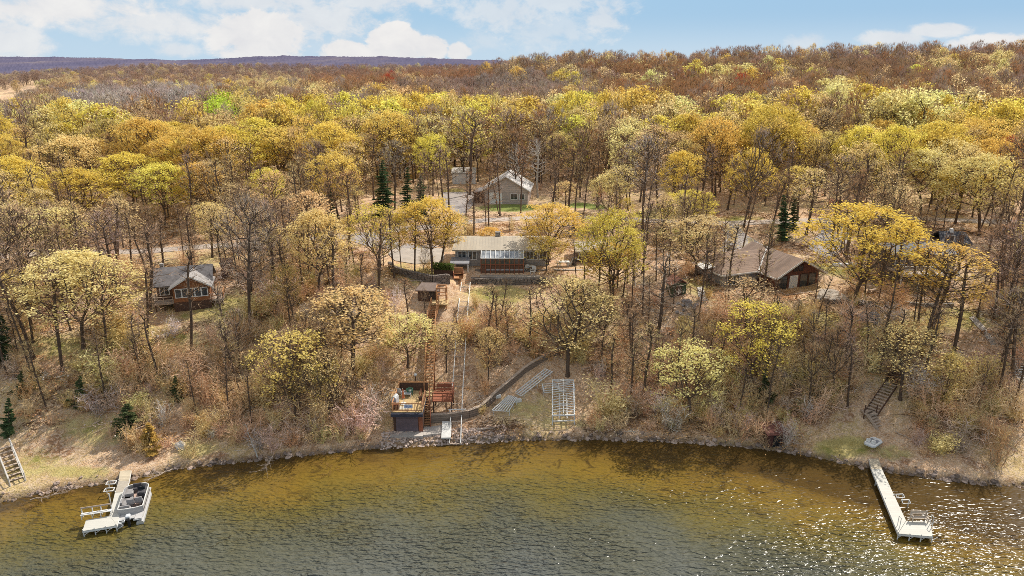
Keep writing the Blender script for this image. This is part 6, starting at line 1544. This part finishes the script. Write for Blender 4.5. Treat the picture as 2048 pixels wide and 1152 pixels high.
sp_.build('stern_frame', ALU, t)
MB().box(.45,hw+.03,-hl-.28,-hl+.5,.565,.60).build('swim_platform', BW, t)
mo = MB().box(-.2,.2,-hl-.62,-hl-.1,.72,1.18).build('outboard_motor', M('motor_silver', (.60,.61,.63), .35, .08, 3), t, bevel=.1); MB().box(-.09,.09,-hl-.5,-hl-.28,-.5,.72).build('shaft', BLACK, mo); MB().box(-.16,.16,-hl-.64,-hl-.5,.78,1.0).build('cowl_band', CHAR, mo)
# ------------------------------------------------------------------ pedal boat on the grass
g = Vector(G(1745, 891)); t = thing('pedal_boat', 'small white pedal boat pulled up on the grass above the right dock', 'boat', g+Vector((0,0,.1)), radians(38)); LM.append((1745, 888, 'the white pedal boat'))
oc = [(-1.0,-.42),(-.7,-.6),(.75,-.6),(1.05,-.35),(1.05,.35),(.75,.6),(-.7,.6),(-1.0,.42)]
mb = MB(); mb.slab([(x,y,.42) for x,y in oc], .3); hu = mb.build('hull', WHITE, t, bevel=.06); fixn(hu); mb = MB(); mb.slab([(x*1.06,y*1.06,.30) for x,y in oc], .07); o_ = mb.build('rub_rail', GREYPL, t); fixn(o_)
for s_ in (-.27,.27):
    sc2 = MB().box(-.55,.5,s_-.17,s_+.17,.423,.45).build('seat_well', M('pedal_grey', (.30,.31,.33), .6), t); MB().box(-.62,-.5,s_-.2,s_+.2,.453,.78).build('backrest', WHITE, t)
# ------------------------------------------------------------------ bank stairs right, far right, left
a = Vector(G(1762,856)); b = Vector(G(1738,836))+Vector((0,0,.6)); c = Vector(G(1780,775))+Vector((0,0,.4)); e = Vector(G(1794,738))+Vector((0,0,.4))
t = thing('bank_stairs', 'grey-brown wooden stairs zigzagging up the bank above the right dock', 'stairs', a); LM.append((1765, 800, 'the zigzag bank stairs'))
flight(t, a, b, 1.0, OLDWOOD, OLDWOOD, .2); flight(t, b+Vector((.3,.2,0)), c, 1.25, OLDWOOD, DARKWOOD, .2); flight(t, c+Vector((.1,.2,0)), e, 1.1, DARKWOOD, DARKWOOD, .2)
q = loc(t, b); MB().box(q.x-.7,q.x+.8,q.y-.3,q.y+.7,q.z-.1,q.z).build('landing', OLDWOOD, t); pm = MB()
for s_ in (-.6,.7): pm.bar((q.x+s_,q.y,-.5),(q.x+s_,q.y,q.z+.9),.09)
pm.build('post', DARKWOOD, t)
a = Vector(G(2056,778)); b = Vector(G(2026,722))+Vector((0,0,.3)); t = thing('bank_stairs', 'pale grey wooden stairs cut by the right edge of the photo', 'stairs', a)
flight(t, a, b, 1.3, OFFWHITE, OLDWOOD, .2, .9, OLDWOOD)
a = Vector(at_z(36,966,.75)); b = Vector(G(9,902))+Vector((0,0,.35)); t = thing('bank_stairs', 'white-railed wooden stairs at the water\'s edge on the far left', 'stairs', a); LM.append((25, 930, 'the white-railed lakeside stairs'))
flight(t, a, b, 1.15, OLDWOOD, M('grey_white', (.56,.52,.47), .8, .2, 3), .19, .85)
# ------------------------------------------------------------------ shore bits
t = thing('boulder', 'single white boulder on the grassy bank above the water', 'boulder', G(362, 897)); MB().ball((0,0,.3),.55,.45,.5,8,.2,10,7).build('boulder', M('white_rock', (.66,.64,.62), .9, .2, 2), t); LM.append((362, 893, 'the white boulder'))
o = G(1552, 893); t = thing('shore_shed', 'dark brown shed half buried in brush at the waterline', 'shed', o, radians(6)); LM.append((1552, 875, 'the dark brown shore shed')); wallbox(t,-1.0,1.0,0,1.8,-.4,1.5,M('rust_brown',(.11,.045,.035),.85,.3,2)); rm = MB(); rm.slab([(-1.2,-.2,1.45),(1.2,-.2,1.45),(1.2,2.1,1.8),(-1.2,2.1,1.8)],.1); rm.build('roof', M('maroon_roof',(.16,.065,.05),.9,.2,2), t); wallbox(t,-.4,.4,-.04,-.003,-.3,1.2,BLACK,'door')
def branchy(name, label, px0, py0, px1, py1, z0_, z1_, r0, mat, nb=8, seed=1, cat='branch', spread=.9):
    r = np.random.default_rng(seed); a = np.array(at_z(px0,py0,z0_)); b = np.array(at_z(px1,py1,z1_)); t = thing(name, label, cat, a); P=[]; Q=[]; R1=[]; R2=[]
    n = 6; prev = np.zeros(3); v = (b-a); ln = np.linalg.norm(v)
    for k in range(1,n+1):
        q = v*k/n + r.normal(0,.05*ln/3,3)*(k<n); P.append(prev); Q.append(q); R1.append(r0*(1-(k-1)/n*.8)); R2.append(r0*(1-k/n*.8)); 
        for _ in range(nb//2 if k > 1 else 0):
            s = prev+(q-prev)*r.uniform(0,1); dd = v/ln*.5+r.normal(0,.6,3); dd[2] = abs(dd[2])*.7; e = s+dd*spread*r.uniform(.4,1.2); P.append(s); Q.append(e); R1.append(r0*.35); R2.append(r0*.08)
            for __ in range(2): s2 = s+(e-s)*r.uniform(.3,.9); P.append(s2); Q.append(s2+(dd+r.normal(0,.5,3))*spread*.4); R1.append(r0*.16); R2.append(r0*.05)
        prev = q
    V, Fc = tubes(np.array(P),np.array(Q),np.array(R1),np.array(R2),5); V, f_, s_ = join([(V,Fc)]); link(bpy.data.objects.new('limb', mesh_np(name, V, f_, s_, [mat])), t); return t
branchy('dead_trunk', 'thin white leaning dead trunk at the water left of the boathouse', 515,915,489,845,.3,3.2,.09,PALEBARK,4,1,'dead tree',.6)
branchy('fallen_branch', 'bare fallen branch reaching over the water beside the pontoon boat', 345,938,302,958,.5,.4,.08,OLDWOOD,8,2)
branchy('fallen_branch', 'dark fallen branches hanging over the water below the left bank', 545,912,528,940,.9,.3,.07,OLDWOOD,10,3)
branchy('fallen_branch', 'drift of bare branches in the shallows at the far left shore', 60,1000,135,985,.2,.2,.06,OLDWOOD,10,4)
branchy('fallen_branch', 'pale fallen limb on the bank right of the dark brown shore shed', 1585,885,1605,889,.9,.8,.07,OLDWOOD,4,5)
branchy('fallen_branch', 'thin fallen pole across the grass right of the zigzag bank stairs', 1790,862,1850,894,1.9,1.0,.06,OLDWOOD,2,6)
o = G(1668, 408); t = thing('red_shrub', 'low red-orange shrub behind the road above the driveway', 'shrub', o); p = PROTO['SL0']; q = link(bpy.data.objects.new('trunk', p['trunk']), t); c = link(bpy.data.objects.new('crown', p['crown']), t); c['tint'] = [.75,.13,.05]; t.scale = (2.0,1.2,.55)
for px, py, wp, hp, key, tint, lb in ((748,850,95,95,'SH2','ash','pale grey tangled shrub hanging over the left side of the boathouse'),(1568,892,75,60,'SH0','ash','grey bare shrub in front of the dark brown shore shed'),(1535,898,60,45,'SH1','brown','brown bare shrub left of the dark brown shore shed'),(1265,830,120,70,'SH2','mauve','wide mauve shrub on the bank right of the boat lift'),(1345,860,110,60,'SH0','ash','pale grey shrub low on the bank below the broad pale yellow tree'),
    (1480,872,90,70,'SH1','mauve','mauve shrub at the water left of the dark brown shore shed'),(255,905,80,60,'SH0','brown','brown shrub behind the shore end of the left dock'),(200,830,110,70,'SH2','ash','pale twiggy shrub on the left bank between two small spruces'),(1920,905,120,80,'SH2','mauve','mauve shrub on the bank right of the right dock'),(1990,930,110,90,'SH0','rust','rusty shrub near the water at the right edge'),(520,895,90,50,'SH1','ash','pale grey shrub beside the leaning dead trunk'),(1840,800,130,80,'SH2','ash','pale grey shrub uphill of the thin fallen pole'),(640,880,90,60,'SH0','mauve','mauve shrub on the bank halfway between the dead trunk and the boathouse')):
    g = G(px, py); dep = g[1]*cp-(g[2]-CAMZ)*sp; p = PROTO[key]
    put(key, 'shrub', g, hp*dep/F*1.05, wp*dep/F, T[tint], 'shrub', 'shrub', label=lb, group='bare shrubs on the bank')
# rip-rap along the water: nobody could count it
RM = []
for k in range(4): mb = MB(); mb.ball((0,0,0),.5,.42,.34,50+k,.26,8,5); me = bpy.data.meshes.new('shore_rock'); me.from_pydata(mb.v,[],mb.f); me.materials.append(Mfol('rock_surface', 0)); RM.append(me)
PR=[];rzs=[];SS=[];II=[];TT=[]
r = np.random.default_rng(12)
for x in np.arange(-62, 62, .12):
    px, _, _ = proj(x, float(ys(x)), 0)
    big = 760 < px < 1010; n = 7 if big else (2 if r.uniform() < .25 + .9*max(0, float(wob(x*3, 5, 9))) else int(r.uniform() < .5))
    for _ in range(n):
        d = r.uniform(-.35, 2.0) if big else abs(r.normal(0, .35))-.25; y = float(ys(x))+d
        s_ = r.uniform(.14,.42) if big else r.choice((.12,.2,.3,.6))*r.uniform(.7,1.2)
        c = np.array((.56,.44,.36) if big else (.38,.29,.23))*r.uniform(.4,1.4); PR.append((x+r.normal(0,.1), y, h1(x,y)+.02)); rzs.append(r.uniform(0,6.3)); SS.append((s_*r.uniform(.8,1.3),s_,s_)); II.append(int(r.integers(4))); TT.append(c)
scatter('shore_riprap', PR, rzs, SS, II, TT, RM)
# dead reeds and twigs standing in the shallows
sh_ = PROTO['SH1']; PR=[];rzs=[];SS=[];II=[];TT=[]
for (a,b,ra,rb,n) in ((120,985,70,10,10),(640,925,60,14,10),(60,1010,40,8,5),(590,945,70,14,7)):
    for _ in range(n):
        px,py = r.normal(a,ra*.5), r.normal(b,rb*.5); p = at_z(px,py,0); PR.append((p[0],p[1],-.25)); rzs.append(r.uniform(0,6.3)); s_ = r.uniform(.15,.32); SS.append((s_*1.6,s_*1.6,s_)); II.append(0); TT.append(np.array((.34,.20,.08))*r.uniform(.6,1.2))
scatter('shallows_reeds', PR, rzs, SS, II, TT, [SHM[1]])

# ------------------------------------------------------------------ labels of the trees that were not described by hand
ORD = ['nearest','second nearest','third nearest','fourth nearest','fifth nearest','sixth nearest','seventh nearest','eighth nearest']
SAP = dict(brown='thin brown bare sapling', mauve='thin mauve-brown bare sapling', bud='thin yellow-budded sapling', rust='thin rusty sapling')
LOOK = dict(yellow='bright yellow tree', gold='golden tree', pale='pale yellow tree', olive='olive-yellow tree', tan='tan budding tree', bud='yellow-brown budding tree', brown='brown bare tree', rust='rusty bare tree', mauve='mauve-brown bare tree', grey='grey bare tree', ash='ash-grey bare tree', red='red-leaved tree', lime='lime tree')
HL = LM + [(766,360,'the tallest dark spruce'),(425,197,'the lime green crown'),(1292,340,'the tall ash-grey bare tree'),(1520,330,'the dark leaning bare tree'),(150,330,'the broad pale yellow crown'),(1870,280,'the wide yellow crown'),(150,560,'the lone round yellow tree'),(495,500,'the tall twin-trunked tree'),(1770,460,'the largest golden tree'),(298,870,'the orange-brown cedar'),(2020,290,'the red-leaved tree'),(865,310,'the narrow yellow tree'),(1548,240,'the broad bright yellow crown'),(665,280,'the deep bright yellow crown')]
for p in PLACED:
    if p['label']: continue
    ds = sorted((math.hypot(p['bx']-a, (p['base']-b)*1.3), i) for i, (a, b, _) in enumerate(HL)); i = ds[0][1]; a, b, ph = HL[i]
    dx, dyy = p['bx']-a, (p['base']-b)*1.3
    side = ('right of' if dx > 0 else 'left of') if abs(dx) > abs(dyy) else ('below' if dyy > 0 else 'behind')
    p['key'] = (SAP[p['tint']] if p['kind'] == 'sapling' else LOOK[p['tint']], side, ph); p['d'] = ds[0][0]
from collections import defaultdict
grp = defaultdict(list)
for p in PLACED:
    if not p['label']: grp[p['key']].append(p)
for (lk, side, ph), L_ in grp.items():
    L_.sort(key=lambda p: p['d'])
    for i, p in enumerate(L_):
        pre = '' if len(L_) == 1 else ORD[min(i, 7)] + ' '
        if len(L_) == 1: s = 'lone %s %s %s' % (lk, side, ph)
        else: s = '%s%s %s %s' % (pre, lk, side, ph)
        p['o']['label'] = s
for p in PLACED:
    if p['kind'] == 'leafing_tree': p['o']['group'] = 'leafing trees of the wood'
    elif p['kind'] == 'bare_tree': p['o']['group'] = 'bare trees of the wood'
    elif p['kind'] == 'sapling': p['o']['group'] = 'thin saplings of the wood'
    elif p['kind'] == 'spruce_tree': p['o']['group'] = 'evergreens'
